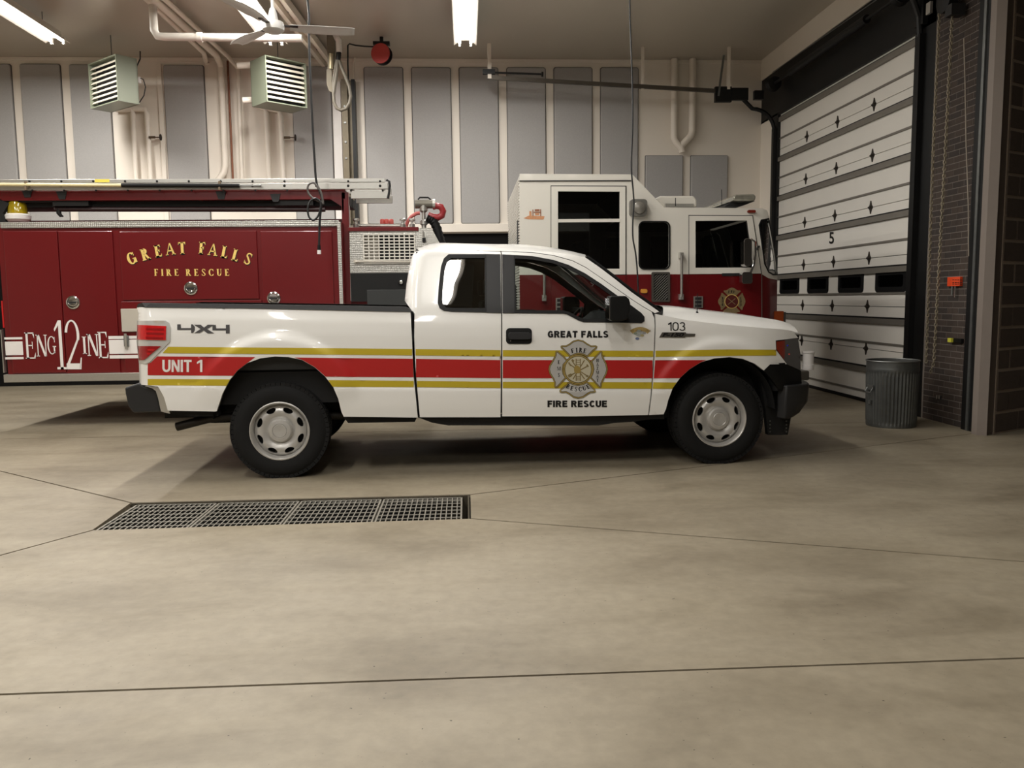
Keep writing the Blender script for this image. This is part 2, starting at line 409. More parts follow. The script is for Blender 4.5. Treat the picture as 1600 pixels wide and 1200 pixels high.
# ================================================================== THE SETTING
# ---- concrete floor: slabs with sawn joints around a trench drain
def concrete():
    mt = bpy.data.materials.new('sealed_concrete'); mt.use_nodes = True; nt = mt.node_tree; b = nt.nodes['Principled BSDF']
    tc = nt.nodes.new('ShaderNodeTexCoord'); L = nt.links.new
    def noise(sc, det, sx=1.0, sy=1.0, dist=0.0):
        mp = nt.nodes.new('ShaderNodeMapping'); mp.inputs['Scale'].default_value = (sx, sy, 1); L(tc.outputs['Object'], mp.inputs[0])
        n = nt.nodes.new('ShaderNodeTexNoise'); n.inputs['Scale'].default_value = sc; n.inputs['Detail'].default_value = det; n.inputs['Distortion'].default_value = dist
        n.inputs['Roughness'].default_value = 0.6
        L(mp.outputs[0], n.inputs['Vector']); return n.outputs['Fac']
    def ramp(fac, stops):
        r = nt.nodes.new('ShaderNodeValToRGB'); r.color_ramp.elements[0].position = stops[0][0]; r.color_ramp.elements[0].color = (*s2l(stops[0][1]), 1)
        r.color_ramp.elements[1].position = stops[1][0]; r.color_ramp.elements[1].color = (*s2l(stops[1][1]), 1)
        for p, c in stops[2:]:
            e = r.color_ramp.elements.new(p); e.color = (*s2l(c), 1)
        L(fac, r.inputs[0]); return r.outputs[0]
    def mul(a, bb, f=1.0):
        m_ = nt.nodes.new('ShaderNodeMix'); m_.data_type = 'RGBA'; m_.blend_type = 'MULTIPLY'; m_.inputs[0].default_value = f
        L(a, m_.inputs[6]); L(bb, m_.inputs[7]); return m_.outputs[2]
    base = ramp(noise(0.5, 7, 1, 1.5, 0.3), [(0.3, (142, 132, 114)), (0.7, (158, 148, 128))])
    blot = ramp(noise(0.8, 9, 1, 2.2, 0.4), [(0.32, (214, 211, 206)), (0.50, (244, 243, 241)), (0.64, (255, 255, 255))])
    fine = ramp(noise(14, 6), [(0.3, (236, 236, 236)), (0.65, (255, 255, 255))])
    spk = ramp(noise(45, 2), [(0.24, (120, 115, 105)), (0.29, (255, 255, 255))])
    c = mul(mul(mul(base, blot), fine), spk)
    L(c, b.inputs['Base Color'])
    rr = nt.nodes.new('ShaderNodeMapRange'); rr.inputs[3].default_value = 0.38; rr.inputs[4].default_value = 0.62
    L(noise(1.5, 9, 1, 2.0, 0.5), rr.inputs[0]); L(rr.outputs[0], b.inputs['Roughness'])
    bp = nt.nodes.new('ShaderNodeBump'); bp.inputs['Strength'].default_value = 0.08; bp.inputs['Distance'].default_value = 0.01
    L(noise(30, 8), bp.inputs['Height']); L(bp.outputs[0], b.inputs['Normal'])
    return mt
CONC = concrete()
G1, G2, G3, G4 = (-2.43, 5.972), (0.0, 5.978), (0.0, 5.315), (-2.39, 5.268)
slabs = [
    [G1, G4, (-3.78, 3.02), (-12, 3.02), (-12, 13.57), (-6.25, 9.0)],
    [G2, (7.29, 9.0), (9, 9.71), (9, 3.02), (5.86, 3.02), G3],
    [G4, G3, (5.86, 3.02), (-3.78, 3.02)],
    [G1, (-6.25, 9.0), (7.29, 9.0), G2],
    [(-6.25, 9.0), (-12, 13.57), (-12, 15.0), (9, 15.0), (9, 9.71), (7.29, 9.0)],
    [(-12, 3.02), (9, 3.02), (9, -8), (-12, -8)],
]
floor = MB().box((-12, -8, -0.45), (9, 15, -0.3)).box((-12, -8, -.3), (9, 5.25, -.022)).box((-12, 5.985, -.3), (9, 15, -.022)).box((-12, 5.25, -.3), (-2.46, 5.985, -.022)).box((.01, 5.25, -.3), (9, 5.985, -.022)).build('floor', M('joint_sealant', (22, 19, 15), 0.95))
props(floor, 'sealed beige concrete floor with sawn joints', kind='structure')
for s in slabs:
    b_ = MB().prism([(x, y, 0) for x, y in inset(s, 0.008)], (0, 0, -0.3)).build('slab', CONC, floor, fixn=True)
# ---- trench drain gratings
GRATE = M('grate_steel', (150, 146, 136), 0.5, 0.3, var=0.2, scale=20)
xs = [-2.40, -1.815, -1.225, -0.632, -0.045]
glab = ['steel floor grating farthest left over the trench drain', 'second floor grating from the left end of the trench drain',
        'third floor grating from the left end of the trench drain', 'floor grating at the open right end of the trench drain']
for k in range(4):
    x0, x1 = xs[k] + 0.006, xs[k + 1] - 0.006
    g = thing('floor_grate', glab[k], 'grate', ((x0 + x1) / 2, 5.63, -0.06), group='gratings over the trench drain')
    y0a, y1a = lerp(5.275, 5.322, (x0 + 2.4) / 2.4), 5.962
    fr = MB()
    fr.box((x0, y0a, -0.05), (x1, y0a + .012, -.012)).box((x0, y1a - .012, -0.05), (x1, y1a, -.012)).box((x0, y0a, -0.05), (x0 + .012, y1a, -.012)).box((x1 - .012, y0a, -0.05), (x1, y1a, -.012))
    fr.build('frame', GRATE, g)
    b1 = MB(); n = 16
    for i in range(1, n):
        x = lerp(x0, x1, i / n); b1.box((x - .0025, y0a, -.10), (x + .0025, y1a, -.014))
    b1.build('bearing_bars', M('shaded_grate_steel', (30, 28, 25), .8), g, kind='stuff')  # near-black bars put the shade of the grate openings into the colour
    b3 = MB()
    for i in range(1, n):
        x = lerp(x0, x1, i / n); b3.box((x - .0035, y0a, -.0145), (x + .0035, y1a, -.012))
    b3.build('pale_bar_tops', GRATE, g, kind='stuff')  # pale caps keep only the bar tops bright above the shaded sides
    b2 = MB()
    for i in range(1, 7):
        y = lerp(y0a, y1a, i / 7); b2.box((x0, y - .005, -.016), (x1, y + .005, -.011))
    b2.build('cross_bars', GRATE, g, kind='stuff')
tr = MB()
tr.box((-2.43, 5.962, -.3), (0, 5.980, -.002)).box((-2.40, 5.262, -.3), (0, 5.268, -.002)).box((-0.012, 5.31, -.3), (0, 5.97, -.002)).box((-2.45, 5.27, -.3), (-2.41, 5.97, -.03))
props(tr.build('trench_frame', M('dark_trench_concrete', (70, 63, 50), 0.9, var=.2)), 'steel and concrete edge of the trench drain', kind='structure')  # trench sides coloured dark so the openings look shaded

# ---- ceiling and walls
CEILM = M('ceiling_paint', (178, 170, 157), 0.32, var=0.05, scale=0.7)
props(MB().box((-12, -8, CEIL), (9, 15, CEIL + .15)).build('ceiling', CEILM), 'painted grey beige flat ceiling', kind='structure')
zl0 = onY(720, 363, WALLY).z; zl1 = onY(720, 350, WALLY).z
wb = MB().box((-12, WALLY, zl0 - .02), (DOORX + .3, WALLY + .2, CEIL)).build('wall_back', CREAM)
props(wb, 'cream painted back wall with grey acoustic panels', kind='structure')
MB().box((-12, WALLY - .06, zl0), (DOORX, WALLY, zl1)).build('ledge', CREAM, wb, bevel=.008)
MB().box((-12, WALLY + .02, 0), (DOORX + .3, WALLY + .2, zl0 - .02)).build('lower_wall', M('dark_lower_wall', (12, 11, 10), 0.85, var=.2, scale=12, spec=.2), wb)
MB().box((-12, WALLY - .02, CEIL - .06), (DOORX, WALLY, CEIL)).build('cornice', CREAM, wb, bevel=.006)
PANEL = M('acoustic_panel', (170, 168, 166), 0.95, var=0.10, scale=70, bump=0.5, bscale=220)
PEDGE = M('panel_edge', (92, 90, 88), 0.9)
def xw(px, py=106): return onY(px, py, WALLY).x
ztop = onY(720, 106.5, WALLY).z
pan = [(-62, 0, 100), (-46, 17, 101), (32, 94, 101), (109, 170, 102), (256, 318, 103), (456, 516, 105), (569, 629, 106), (643, 703.5, 106.5), (717.5, 777.5, 106.5), (792, 851.5, 106.5), (865.5, 924.5, 106.5), (938.5, 996.5, 106.5)]
for a, b, y in pan[1:]:
    xa, xb = xw(a, y), xw(b, y); zt = onY(a, y, WALLY).z
    p = MB().prism([(x, WALLY - .05, z) for x, z in rrect(xa, zl1 + .005, xb, zt, .035)], (0, .05, 0)).build('acoustic_panel', PANEL, wb, bevel=.012)
    MB().prism([(x, WALLY - .012, z) for x, z in rrect(xa - .012, zl1, xb + .012, zt + .012, .04)], (0, .012, 0)).build('panel_trim', PEDGE, p)
for a, b in ((1008.5, 1066), (1079.5, 1136)):
    xa, xb = xw(a, 244), xw(b, 244); zt = onY(1040, 244, WALLY).z
    p = MB().prism([(x, WALLY - .05, z) for x, z in rrect(xa, zl1 + .005, xb, zt, .01)], (0, .05, 0)).build('acoustic_panel', PANEL, wb, bevel=.012)
    MB().prism([(x, WALLY - .012, z) for x, z in rrect(xa - .012, zl1, xb + .012, zt + .012, .02)], (0, .012, 0)).build('panel_trim', PEDGE, p)
# a raised cream batten left of the second grey field and the olive steel column
for a, b, y in ((245, 252, 100),):
    MB().box((xw(a, y), WALLY - .03, zl1), (xw(b, y), WALLY, onY(a, y, WALLY).z)).build('batten', CREAM, wb, bevel=.004)
OLIVE = M('olive_steel', (112, 102, 82), 0.5, 0.2, var=.2, scale=8)
xc0, xc1 = xw(535, 130), xw(556, 130); zc1 = onY(545, 128, WALLY).z
stc = thing('steel_column', 'olive steel column on the back wall behind the hanging hose', 'column', ((xc0 + xc1) / 2, WALLY - .1, zl1))
MB().box((xc0, WALLY - .18, zl1), (xc0 + .10, WALLY - .02, zc1)).build('flange', OLIVE, stc)
MB().box((xc0 + .10, WALLY - .10, zl1), (xc1 - .06, WALLY - .02, zc1)).build('web', OLIVE, stc)
MB().box((xc1 - .06, WALLY - .18, zl1), (xc1, WALLY - .02, zc1)).build('flange', STEELDK, stc)
bo = MB()
for py in (170, 195, 225, 250):
    bo.lathe([(.02, 0), (.018, -.02)], (xc0 + .05, WALLY - .18, onY(540, py, WALLY).z), 'Y', 8)
bo.build('bolts', GALV, stc)
props(MB().box((xw(519, 130), WALLY - .03, zl1), (xw(532, 130), WALLY, onY(520, 128, WALLY).z)).build('trim_1', LWHITE, bevel=.004), 'glossy white trim strip beside the steel column', kind='structure')

props(MB().box((-12.2, -8, 0), (-12, 15, CEIL)).build('wall_left', CREAM), 'cream painted wall on the left out of view', kind='structure')
props(MB().box((-12, -8.2, 0), (9, -8, CEIL)).build('wall_front', M('dark_front_wall', (150, 142, 132), .6)), 'wall behind the viewer, darkened to bounce less light', kind='structure')  # unseen wall, colour darkened to reduce bounced light

# ---- right wall: overhead door 5, header, brick pier, flared block wall
DY0, DY1, DZ = 9.62, 14.02, 4.49
BRN = M('brown_trim', (84, 74, 66), 0.6, var=.1)
wr = MB().box((DOORX + .16, DY0 - .1, 4.4), (DOORX + .4, 14.9, CEIL)).build('wall_right', CREAM)
props(wr, 'right wall around the overhead door with dark brick pier', kind='structure')
zh = onX(1205, 116, DOORX).z
MB().box((DOORX, DY0 - .35, DZ - .03), (DOORX + .16, WALLY, zh)).build('header', STEELDK, wr)
MB().box((DOORX - .02, 7.0, zh), (DOORX + .3, WALLY, CEIL)).build('upper_strip', CREAM, wr)
MB().box((DOORX, DY1 - .02, 0), (DOORX + .3, DY1 + .25, DZ)).build('jamb', STEELDK, wr)
MB().box((DOORX, DY1 + .25, 0), (DOORX + .3, WALLY, DZ)).build('pier', CREAM, wr)
MB().box((DOORX, 9.29, 0), (DOORX + .25, DY0 + .02, DZ + .6)).build('jamb', STEELDK, wr)
MB().box((DOORX + .003, 8.42, 0), (DOORX + .2, 9.30, CEIL)).build('mortar', M('grey_mortar', (112, 104, 97), 0.9, var=.1), wr)
BRICK = [M('brown_brick_%d' % i, c, 0.85, var=.15, scale=25, bump=.2) for i, c in enumerate([(60, 50, 44), (54, 46, 42), (66, 55, 48)])]
for m_ in BRICK: pass
bl, bh = .2035, .0675; me_b = {}
def shared(name, me, mat_i, loc, parent, rz=0):
    o = bpy.data.objects.new(name, me); COL.objects.link(o); o.parent = parent; o.location = loc; o.rotation_euler = (0, 0, rz); return o
def brick_mesh(L, H, D, mat, nm):
    mb = MB().box((0, 0, 0), (D, L, H)); me = bpy.data.meshes.new(nm); me.from_pydata([tuple(v) for v in mb.v], [], mb.f); me.materials.append(mat); return me
full = [brick_mesh(bl - .01, bh - .009, .02, m_, 'brick') for m_ in BRICK]
half = [brick_mesh(bl / 2 - .01, bh - .009, .02, m_, 'brick') for m_ in BRICK]
nc = int(4.75 / bh)
for k in range(nc):
    z = .004 + k * bh
    lay = [(8.445 + i * bl, 0) for i in range(4)] if k % 2 == 0 else [(8.445, 1)] + [(8.445 + bl / 2 + i * bl, 0) for i in range(3)] + [(8.445 + bl * 3.5, 1)]
    for y, h in lay:
        shared('brick', random.choice(half if h else full), 0, (DOORX, y, z), wr)
# dark steel column and pale post at the end of the pier
MB().box((DOORX - .045, 8.12, 0), (DOORX + .06, 8.43, CEIL)).build('steel_jamb', STEELDK, wr)
MB().box((DOORX - .06, 8.29, 0), (DOORX - .045, 8.33, CEIL)).build('guide_rail', GALV, wr)
pa, pb = onZ(1526, 680), onZ(1541.5, 681)
POST = M('taupe_post_paint', (126, 116, 108), 0.6, var=.05)
MB().prism([(pa.x, pa.y, 0), (pb.x, pb.y, 0), (pb.x + .04, 8.12, 0), (pa.x, 8.12, 0)], (0, 0, CEIL)).build('post', POST, wr, fixn=True)
q0, q1 = onZ(1542, 680.5), onZ(1553.5, 679)
MB().prism([(q0.x, q0.y + .02, 0), (q1.x, q1.y + .02, 0), (q1.x - .01, 8.14, 0), (q0.x, 8.14, 0)], (0, 0, CEIL)).build('post_trim', BRN, wr, fixn=True)
# flared wall of brown blocks
fl0 = onZ(1554, 679); fl1 = onZ(1600, 671); fd = (fl1 - fl0).normalized(); fn_ = Vector((fd.y, -fd.x, 0))
L_ = 1.7
MB().prism([fl0 - fn_ * .012, fl0 + fd * L_ - fn_ * .012, fl0 + fd * L_ - fn_ * .25, fl0 - fn_ * .25], (0, 0, CEIL)).build('mortar', M('pale_mortar', (138, 124, 110), .9, var=.15), wr, fixn=True)
BLK = M('brown_block', (74, 63, 55), 0.9, var=.2, scale=18, bump=.4, bscale=60)
bh2 = .217; ang = math.atan2(fd.y, fd.x)
mb = MB().box((0, 0, 0), (.42, .03, bh2 - .034)); blm = bpy.data.meshes.new('block'); blm.from_pydata([tuple(v) for v in mb.v], [], mb.f); blm.materials.append(BLK)
for k in range(25):
    for i in range(4):
        st = .02 + i * .432 - (.21 if k % 2 else 0)
        if st < 0: st = .02; ln = .2
        else: ln = .42
        p = fl0 + fd * st + fn_ * random.uniform(-.008, .002)
        o = shared('block', blm, 0, (p.x, p.y, .02 + k * bh2), wr, ang); o.scale = (ln / .42, 1, 1)
props(MB().box((6.9, -8, 0), (7.1, 8.9, CEIL)).build('wall_right_near', M('dim_side_wall', (48, 44, 40), .7)), 'side wall beside the viewer out of view', kind='structure')  # unseen wall, coloured dark to keep bounced light off the right side
cs = thing('hanging_tag', 'orange tag hanging on the dark brick pier beside the door', 'tag', onX(1495, 460, DOORX))
a = onX(1485, 433, DOORX); b = onX(1504, 447, DOORX)
MB().box((DOORX - .035, b.y, b.z), (DOORX - .0, a.y, a.z)).build('tag_plate', M('orange_plastic', (226, 74, 30), .5), cs, bevel=.004)
tx = MB()
for py in (437, 441, 443.5):
    for x0_ in range(1488, 1501, 4):
        p = onX(x0_, py, DOORX - .037); q = onX(x0_ + 2.6, py + .9, DOORX - .037)
        tx.box((DOORX - .037, q.y, q.z), (DOORX - .0355, p.y, p.z))
tx.build('tag_lettering', LBLACK, cs, kind='stuff')
h0 = onX(1492, 447, DOORX); MB().tube([(DOORX - .03, h0.y, h0.z), (DOORX - .03, h0.y, h0.z - .1)], .009, 8).build('hook', GALV, cs)
h0 = onX(1496.5, 447, DOORX); MB().tube([(DOORX - .03, h0.y, h0.z), (DOORX - .03, h0.y, h0.z - .12)], .009, 8).build('hook', CHROME, cs)
se = thing('photo_eye', 'black bracket with yellow lens on the brick pier', 'sensor', onX(1495, 533, DOORX))
a = onX(1488, 528, DOORX); b = onX(1506, 536, DOORX)
MB().box((DOORX - .03, b.y, b.z), (DOORX - .0, a.y, a.z)).build('bracket', BLACKPL, se)
a = onX(1486, 528, DOORX - .02); b = onX(1491, 535, DOORX - .02)
MB().box((DOORX - .06, b.y, b.z), (DOORX - .03, a.y, a.z)).build('lens', M('yellow_lens', (206, 204, 70), .4), se, bevel=.003)
ou = thing('wall_outlet', 'small dark electrical outlet low on the brick pier', 'outlet', onX(1467, 624, DOORX))
a = onX(1463.5, 617, DOORX); b = onX(1471, 624, DOORX)
MB().box((DOORX - .012, b.y, b.z), (DOORX, a.y, a.z)).build('plate', GREYPL, ou, bevel=.003)
for px in (1465.5, 1469):
    p = onX(px, 620.5, DOORX)
    MB().box((DOORX - .016, p.y - .008, p.z - .02), (DOORX - .011, p.y + .008, p.z + .02)).build('socket', M('ivory_socket', (150, 140, 128), .5), ou)

# ---- overhead door 5
door = thing('door_1', 'white sectional overhead door number 5', None, (DOORX, (DY0 + DY1) / 2, 0), kind='structure')
DWHITE = M('door_white_paint', (222, 218, 210), 0.45, var=.04, scale=1.5)
DLINE = M('door_strut_steel', (128, 123, 115), 0.5, 0.4, var=.1)
joints = [onX(1433, 128.6, DOORX).z, onX(1428, 218, DOORX).z, onX(1424, 308.5, DOORX).z, onX(1419, 396.7, DOORX).z, onX(1417, 480, DOORX).z, onX(1416, 553, DOORX).z]
struts = [onX(1433, 62.5, DOORX).z, onX(1430.7, 153, DOORX).z, onX(1426, 242.5, DOORX).z, onX(1422.7, 331, DOORX).z, onX(1418, 419, DOORX).z, onX(1417, 504.5, DOORX).z, onX(1356, 578.5, DOORX).z]
grooves = [onX(1432, 105, DOORX).z, onX(1429, 194, DOORX).z, onX(1425.4, 283.5, DOORX).z, onX(1422.7, 371.7, DOORX).z, onX(1419, 458, DOORX).z, onX(1417, 541.7, DOORX).z, onX(1356, 613, DOORX).z]
edges_z = [DZ + .05] + joints + [0.02]
winrow = 4
def dmap(y, z, off): return Vector((DOORX + .05 - off, y, z))
wins = []
for a, b in ((1216, 1243), (1259, 1288), (1307, 1342), (1365, 1408)):
    pa_ = onX(a, 427, DOORX); pb_ = onX(b, 452, DOORX)
    wins.append((pb_.y, pa_.y))
wz1, wz0 = onX(1390, 425, DOORX).z, onX(1390, 452.5, DOORX).z
for k in range(7):
    z1, z0 = edges_z[k] - .004, edges_z[k + 1] + .004
    holes = [rrect(a, wz0, b, wz1, .04) for a, b in wins] if k == winrow else []
    pl = MB().sheet(dmap, [(DY0 + .005, z0), (DY1 - .005, z0), (DY1 - .005, z1), (DY0 + .005, z1)], holes, back=(.045, 0, 0)).build('section', DWHITE, door)
    MB().box((DOORX + .012, DY0 + .01, struts[k] - .035), (DOORX + .05, DY1 - .01, struts[k] + .035)).build('strut', DLINE, pl)
    MB().box((DOORX + .030, DY0 + .01, struts[k] + .030), (DOORX + .05, DY1 - .01, struts[k] + .055)).build('strut_flange', STEELDK, pl)
    MB().box((DOORX + .034, DY0 + .01, grooves[k] - .013), (DOORX + .0505, DY1 - .01, grooves[k] + .013)).build('rib', DLINE, pl)
    if holes:
        for a, b in wins:
            fr = MB().sheet(dmap, rrect(a - .03, wz0 - .03, b + .03, wz1 + .03, .05), [rrect(a + .035, wz0 + .035, b - .035, wz1 - .035, .03)], off=.012, back=(.02, 0, 0)).build('window_frame', BLACKPL, pl)
            MB().box((DOORX + .06, a, wz0), (DOORX + .066, b, wz1)).build('pane', DGLASS, pl)
MB().box((DOORX + .11, DY0, 0), (DOORX + .13, DY1, DZ)).build('night_backing', M('night_outside', (6, 7, 9), .9), door)
MB().box((DOORX + .03, DY0, 0.0), (DOORX + .07, DY1, .045)).build('bottom_seal', BLACKPL, door)
hm = MB()
hy = [onX(1353, 398, DOORX).y, onX(1298, 402, DOORX).y, onX(1251.7, 407, DOORX).y]
for k, z in enumerate(joints):
    for y in hy:
        h = MB().prism([(DOORX + .035, y + a, z + b) for a, b in ((0, .085), (.02, .03), (.045, .012), (.045, -.012), (.02, -.03), (0, -.085), (-.02, -.03), (-.045, -.012), (-.045, .012), (-.02, .03))], (.016, 0, 0))
        h.tube([(DOORX + .028, y - .03, z), (DOORX + .028, y + .03, z)], .013, 8)
        h.build('hinge', M('hinge_steel', (58, 52, 46), .5, .5), door)
    e = MB().box((DOORX + .02, DY0 + .01, z - .05), (DOORX + .05, DY0 + .11, z + .05)).tube([(DOORX + .02, DY0 - .08, z), (DOORX + .02, DY0 + .10, z)], .014, 8)
    e.build('roller_hinge', STEELDK, door)
num = MB(); P5, W5 = sans_polys('5', bold=.02)
put_text(num, lambda px, py, off: onX(px, py, DOORX + .05 - off), P5, W5, 1295.5, 381, 1303, 362.5, .004)
num.build('door_number', LBLACK, door)
# tracks, shaft, chains
trk = thing('door_track', 'black steel door track with inclined rail below the ceiling', 'track', (DOORX - .05, DY1 + .05, 0))
zt0 = onY(1190, 148, DY1 + .06).z
pA = onY(762, 121, 13.92); pB = onY(1150, 144, DY1 + .06)
MB().box((DOORX - .06, DY1 + .02, 0), (DOORX + .02, DY1 + .10, DZ - .25)).build('vertical_track', STEELDK, trk)
cv = []
for k in range(9):
    a = math.radians(90 * k / 8); cv.append((DOORX - .03 - .38 * (1 - math.cos(a)), DY1 + .06, DZ - .30 + .38 * math.sin(a)))
zc = cv[-1][2]
MB().tube(cv + [(pB.x, pB.y, pB.z)], .035, 8).build('curved_track', STEELDK, trk)
TRK = M('weathered_track_steel', (92, 86, 78), .45, .6, var=.2)
MB().bar(pB, pA, .045, .062).build('rail', TRK, trk)
hg = onY(762, 70, 13.92)
MB().bar((pA.x + .03, 13.92, CEIL), (pA.x + .03, 13.92, pA.z - .02), .06, .05, up=(0, 1, 0)).build('hanger', PIPE, trk)
MB().box((pA.x - .08, 13.87, pA.z + .05), (pA.x + .12, 13.97, pA.z + .12)).build('clamp', STEELDK, trk)
e1 = onY(846, 116, 13.92)
MB().tube([(pA.x, 13.92, pA.z + .08), (e1.x, 13.92, e1.z)], .017, 8).lathe([(.04, 0), (.04, .03)], (e1.x, 13.92, e1.z), 'X', 10).build('spring_bumper', STEELDK, trk)
for px, mt_, w in ((1004, PIPE, .045), (1138, PIPE, .05)):
    p = onY(px, 135, DY1 + .02); MB().bar((p.x, DY1 + .02, CEIL), (p.x, DY1 + .02, p.z - .05), w, w, up=(0, 1, 0)).build('hanger', mt_, trk)
p = onY(1128, 150, DY1); q = onY(1131, 86, DY1)
MB().bar((p.x - .06, DY1, p.z), (q.x, DY1, q.z), .03, .03, up=(0, 1, 0)).build('brace', GALV, trk)
m_ = MB(); a = onY(1117, 136, DY1 + .04); b = onY(1142, 160, DY1 + .04); m_.box((a.x, DY1, b.z), (b.x, DY1 + .08, a.z))
a = onY(1143, 138, DY1 + .04); b = onY(1168, 157, DY1 + .04); m_.box((a.x, DY1, b.z), (b.x, DY1 + .08, a.z))
a = onY(1178, 142, DY1 + .04); b = onY(1192, 156, DY1 + .04); m_.box((a.x, DY1, b.z), (b.x, DY1 + .08, a.z)); m_.build('bracket', STEELDK, trk)
ntk = thing('door_track', 'black vertical door track beside the brick pier', 'track', (DOORX - .03, DY0 - .1, 0))
MB().box((DOORX - .07, DY0 - .12, 0), (DOORX, DY0 - .02, DZ - .1)).build('vertical_track', STEELDK, ntk)
MB().tube([(DOORX - .04, DY0 - .07, DZ - .12), (DOORX - .06, DY0 - .07, DZ + .1), (DOORX - .14, DY0 - .07, DZ + .3), (DOORX - .3, DY0 - .07, DZ + .55), (DOORX - .55, DY0 - .07, CEIL)], .035, 8).build('curved_track', STEELDK, ntk)
MB().box((DOORX - .06, DY0 - .15, DZ), (DOORX, DY0 + .03, CEIL - .3)).build('bearing_plate', STEELDK, ntk)
sh = thing('door_shaft', 'dark torsion shaft with drums above the overhead door', 'shaft', (DOORX - .2, (DY0 + DY1) / 2, DZ + .4))
MB().tube([(DOORX - .155, DY0 + .06, DZ + .42), (DOORX - .155, DY1 - .12, DZ + .42)], .022, 10).build('shaft', STEELDK, sh)
MB().tube([(DOORX - .155, DY0 + 1.0, DZ + .42), (DOORX - .155, DY1 - .9, DZ + .42)], .055, 12).build('spring', STEELDK, sh)
for y in (DY0 + .16, DY1 - .22):
    MB().lathe([(.05, 0), (.11, .01), (.09, .06), (.12, .11), (.05, .12)], (DOORX - .155, y - .06, DZ + .42), 'Y', 18).build('drum', STEELDK, sh, smooth=True)
c1 = onX(1207, 113, DOORX - .05); c2 = onX(1372, -2, DOORX - .05)
MB().tube([c1, c2], .006, 6).build('conduit', GALV, sh)
ch = thing('hoist_chain', 'long steel hoist chain hanging in front of the brick pier', 'chain', (DOORX - .2, 9.0, .5))
def links(mb, p, q, L=.045):
    p, q = Vector(p), Vector(q); n = int((q - p).length / (L * .8)); d = (q - p).normalized(); a = d.cross(Vector((0, 1, 0))).normalized(); b = a.cross(d)
    for k in range(n):
        c = p + (q - p) * ((k + .5) / n); e = (a + b).normalized() if k % 2 else (a - b).normalized()
        mb.tube([c + d * (L * .5 * math.cos(t)) + e * (L * .28 * math.sin(t)) for t in [math.pi * 2 * j / 8 for j in range(8)]], .0065, 4, closed=True)
XC = DOORX - .14
for nm, (x0, y0), (x1, y1), (x2, y2) in (('chain_strand', (1468, 20), (1458, 240), (1447, 567)), ('chain_strand', (1488, 20), (1477, 240), (1459, 567))):
    mb = MB(); links(mb, onX(x0, y0, XC), onX(x1, y1, XC)); links(mb, onX(x1, y1, XC), onX(x2, y2, XC))
    if x0 == 1488: links(mb, onX(x2, y2, XC), onX(1453.5, 583, XC))
    mb.build(nm, M('chain_steel', (150, 140, 120), .45, .3), ch, kind='stuff')
gp = onX(1480, 10, XC)
MB().lathe([(.04, -.06), (.13, -.05), (.13, .05), (.04, .06)], (XC, gp.y, gp.z + .06), 'X', 20).build('chain_wheel', STEELDK, ch, smooth=True)
a = onX(1454, 6, XC); b = onX(1460, 20, XC); MB().box((XC - .05, b.y, b.z), (XC - .02, a.y, a.z)).build('chain_guide', ALU, ch)
a = onX(1484, 11, XC); b = onX(1494, 22, XC); MB().box((XC - .05, b.y, b.z), (XC + .1, a.y, a.z)).build('chain_guide', GREYPL, ch)
rp = thing('pull_rope', 'thin pale pull rope on the brick pier beside the chain', 'rope', onX(1510, 480, DOORX - .05))
MB().tube([onX(1506, 60, DOORX - .08), onX(1508, 128, DOORX - .08), onX(1509.5, 220, DOORX - .08), onX(1513, 320, DOORX - .08), onX(1513.5, 400, DOORX - .08)], .006, 6).build('rope', M('pale_rope', (150, 140, 126), .7), rp)

# ================================================================== FLUORESCENT FIXTURES
TUBE = M_emit('lit_fluorescent_tube', (1.0, 0.95, 0.88), 9.0)
REFL = M('fixture_white_enamel', (214, 208, 198), .4, var=.02)
FZ = 5.28
def fixture(x, y0, label, rz=0.0, k=1.0):
    f = thing('ceiling_lamp', label, 'lamp', (x, y0 - 1.22, FZ), rz, group='fluorescent ceiling fixtures')
    L = 1.22
    MB().box((-.06, -L, .04), (.06, L, .13)).build('housing', REFL, f, local=True)
    r = MB()
    for s in (-1, 1): r.add([(s * .06, -L, .05), (s * .17, -L, -.03), (s * .17, L, -.03), (s * .06, L, .05), (s * .065, -L, .056), (s * .175, -L, -.024), (s * .175, L, -.024), (s * .065, L, .056)], [(0, 1, 2, 3), (4, 7, 6, 5), (1, 5, 6, 2), (0, 3, 7, 4)])
    r.build('reflector', REFL, f, local=True)
    for s in (-1, 1):
        MB().tube([(s * .085, -L + .03, -.005), (s * .085, L - .03, -.005)], .019, 10).build('tube', TUBE, f, local=True, smooth=True)
        for e in (-1, 1): MB().box((s * .085 - .015, e * L - .02, -.045), (s * .085 + .015, e * L + .02, .05)).build('lamp_holder', REFL, f, local=True)
    for e in (-.8, .8): MB().tube([(0, e, .12), (0, e, CEIL - FZ)], .006, 6).build('hanger_rod', GALV, f, local=True)
    ld = bpy.data.lights.new('tube_light', 'AREA'); ld.shape = 'RECTANGLE'; ld.size = .22; ld.size_y = 2.36; ld.energy = LAMP_W * k; ld.color = LAMP_COL
    lo = bpy.data.objects.new('tube_light', ld); COL.objects.link(lo); lo.parent = f; lo.location = (0, 0, -.03)
rows = [(0.05, 'above the white fire engine cab'), (-2.77, 'behind the ceiling fan'), (-5.95, 'in the upper left corner')]
for (x, where), k in zip(rows, (.75, 1.2, 1.45)):
    fixture(x, 12.98, 'lit fluorescent fixture ' + where, k=k)
for x, row in ((.32, 'right'), (-2.5, 'middle'), (-5.6, 'left')):
    for yy, dep, kk in ((8.6, 'above the pickup', .8), (4.1, 'over the foreground floor', .75), (-1.2, 'behind the viewer', .7)):
        fixture(x, yy, 'out of view lit fixture of the %s row %s' % (row, dep), k=kk * (.7 if x > 0 else 1.0))

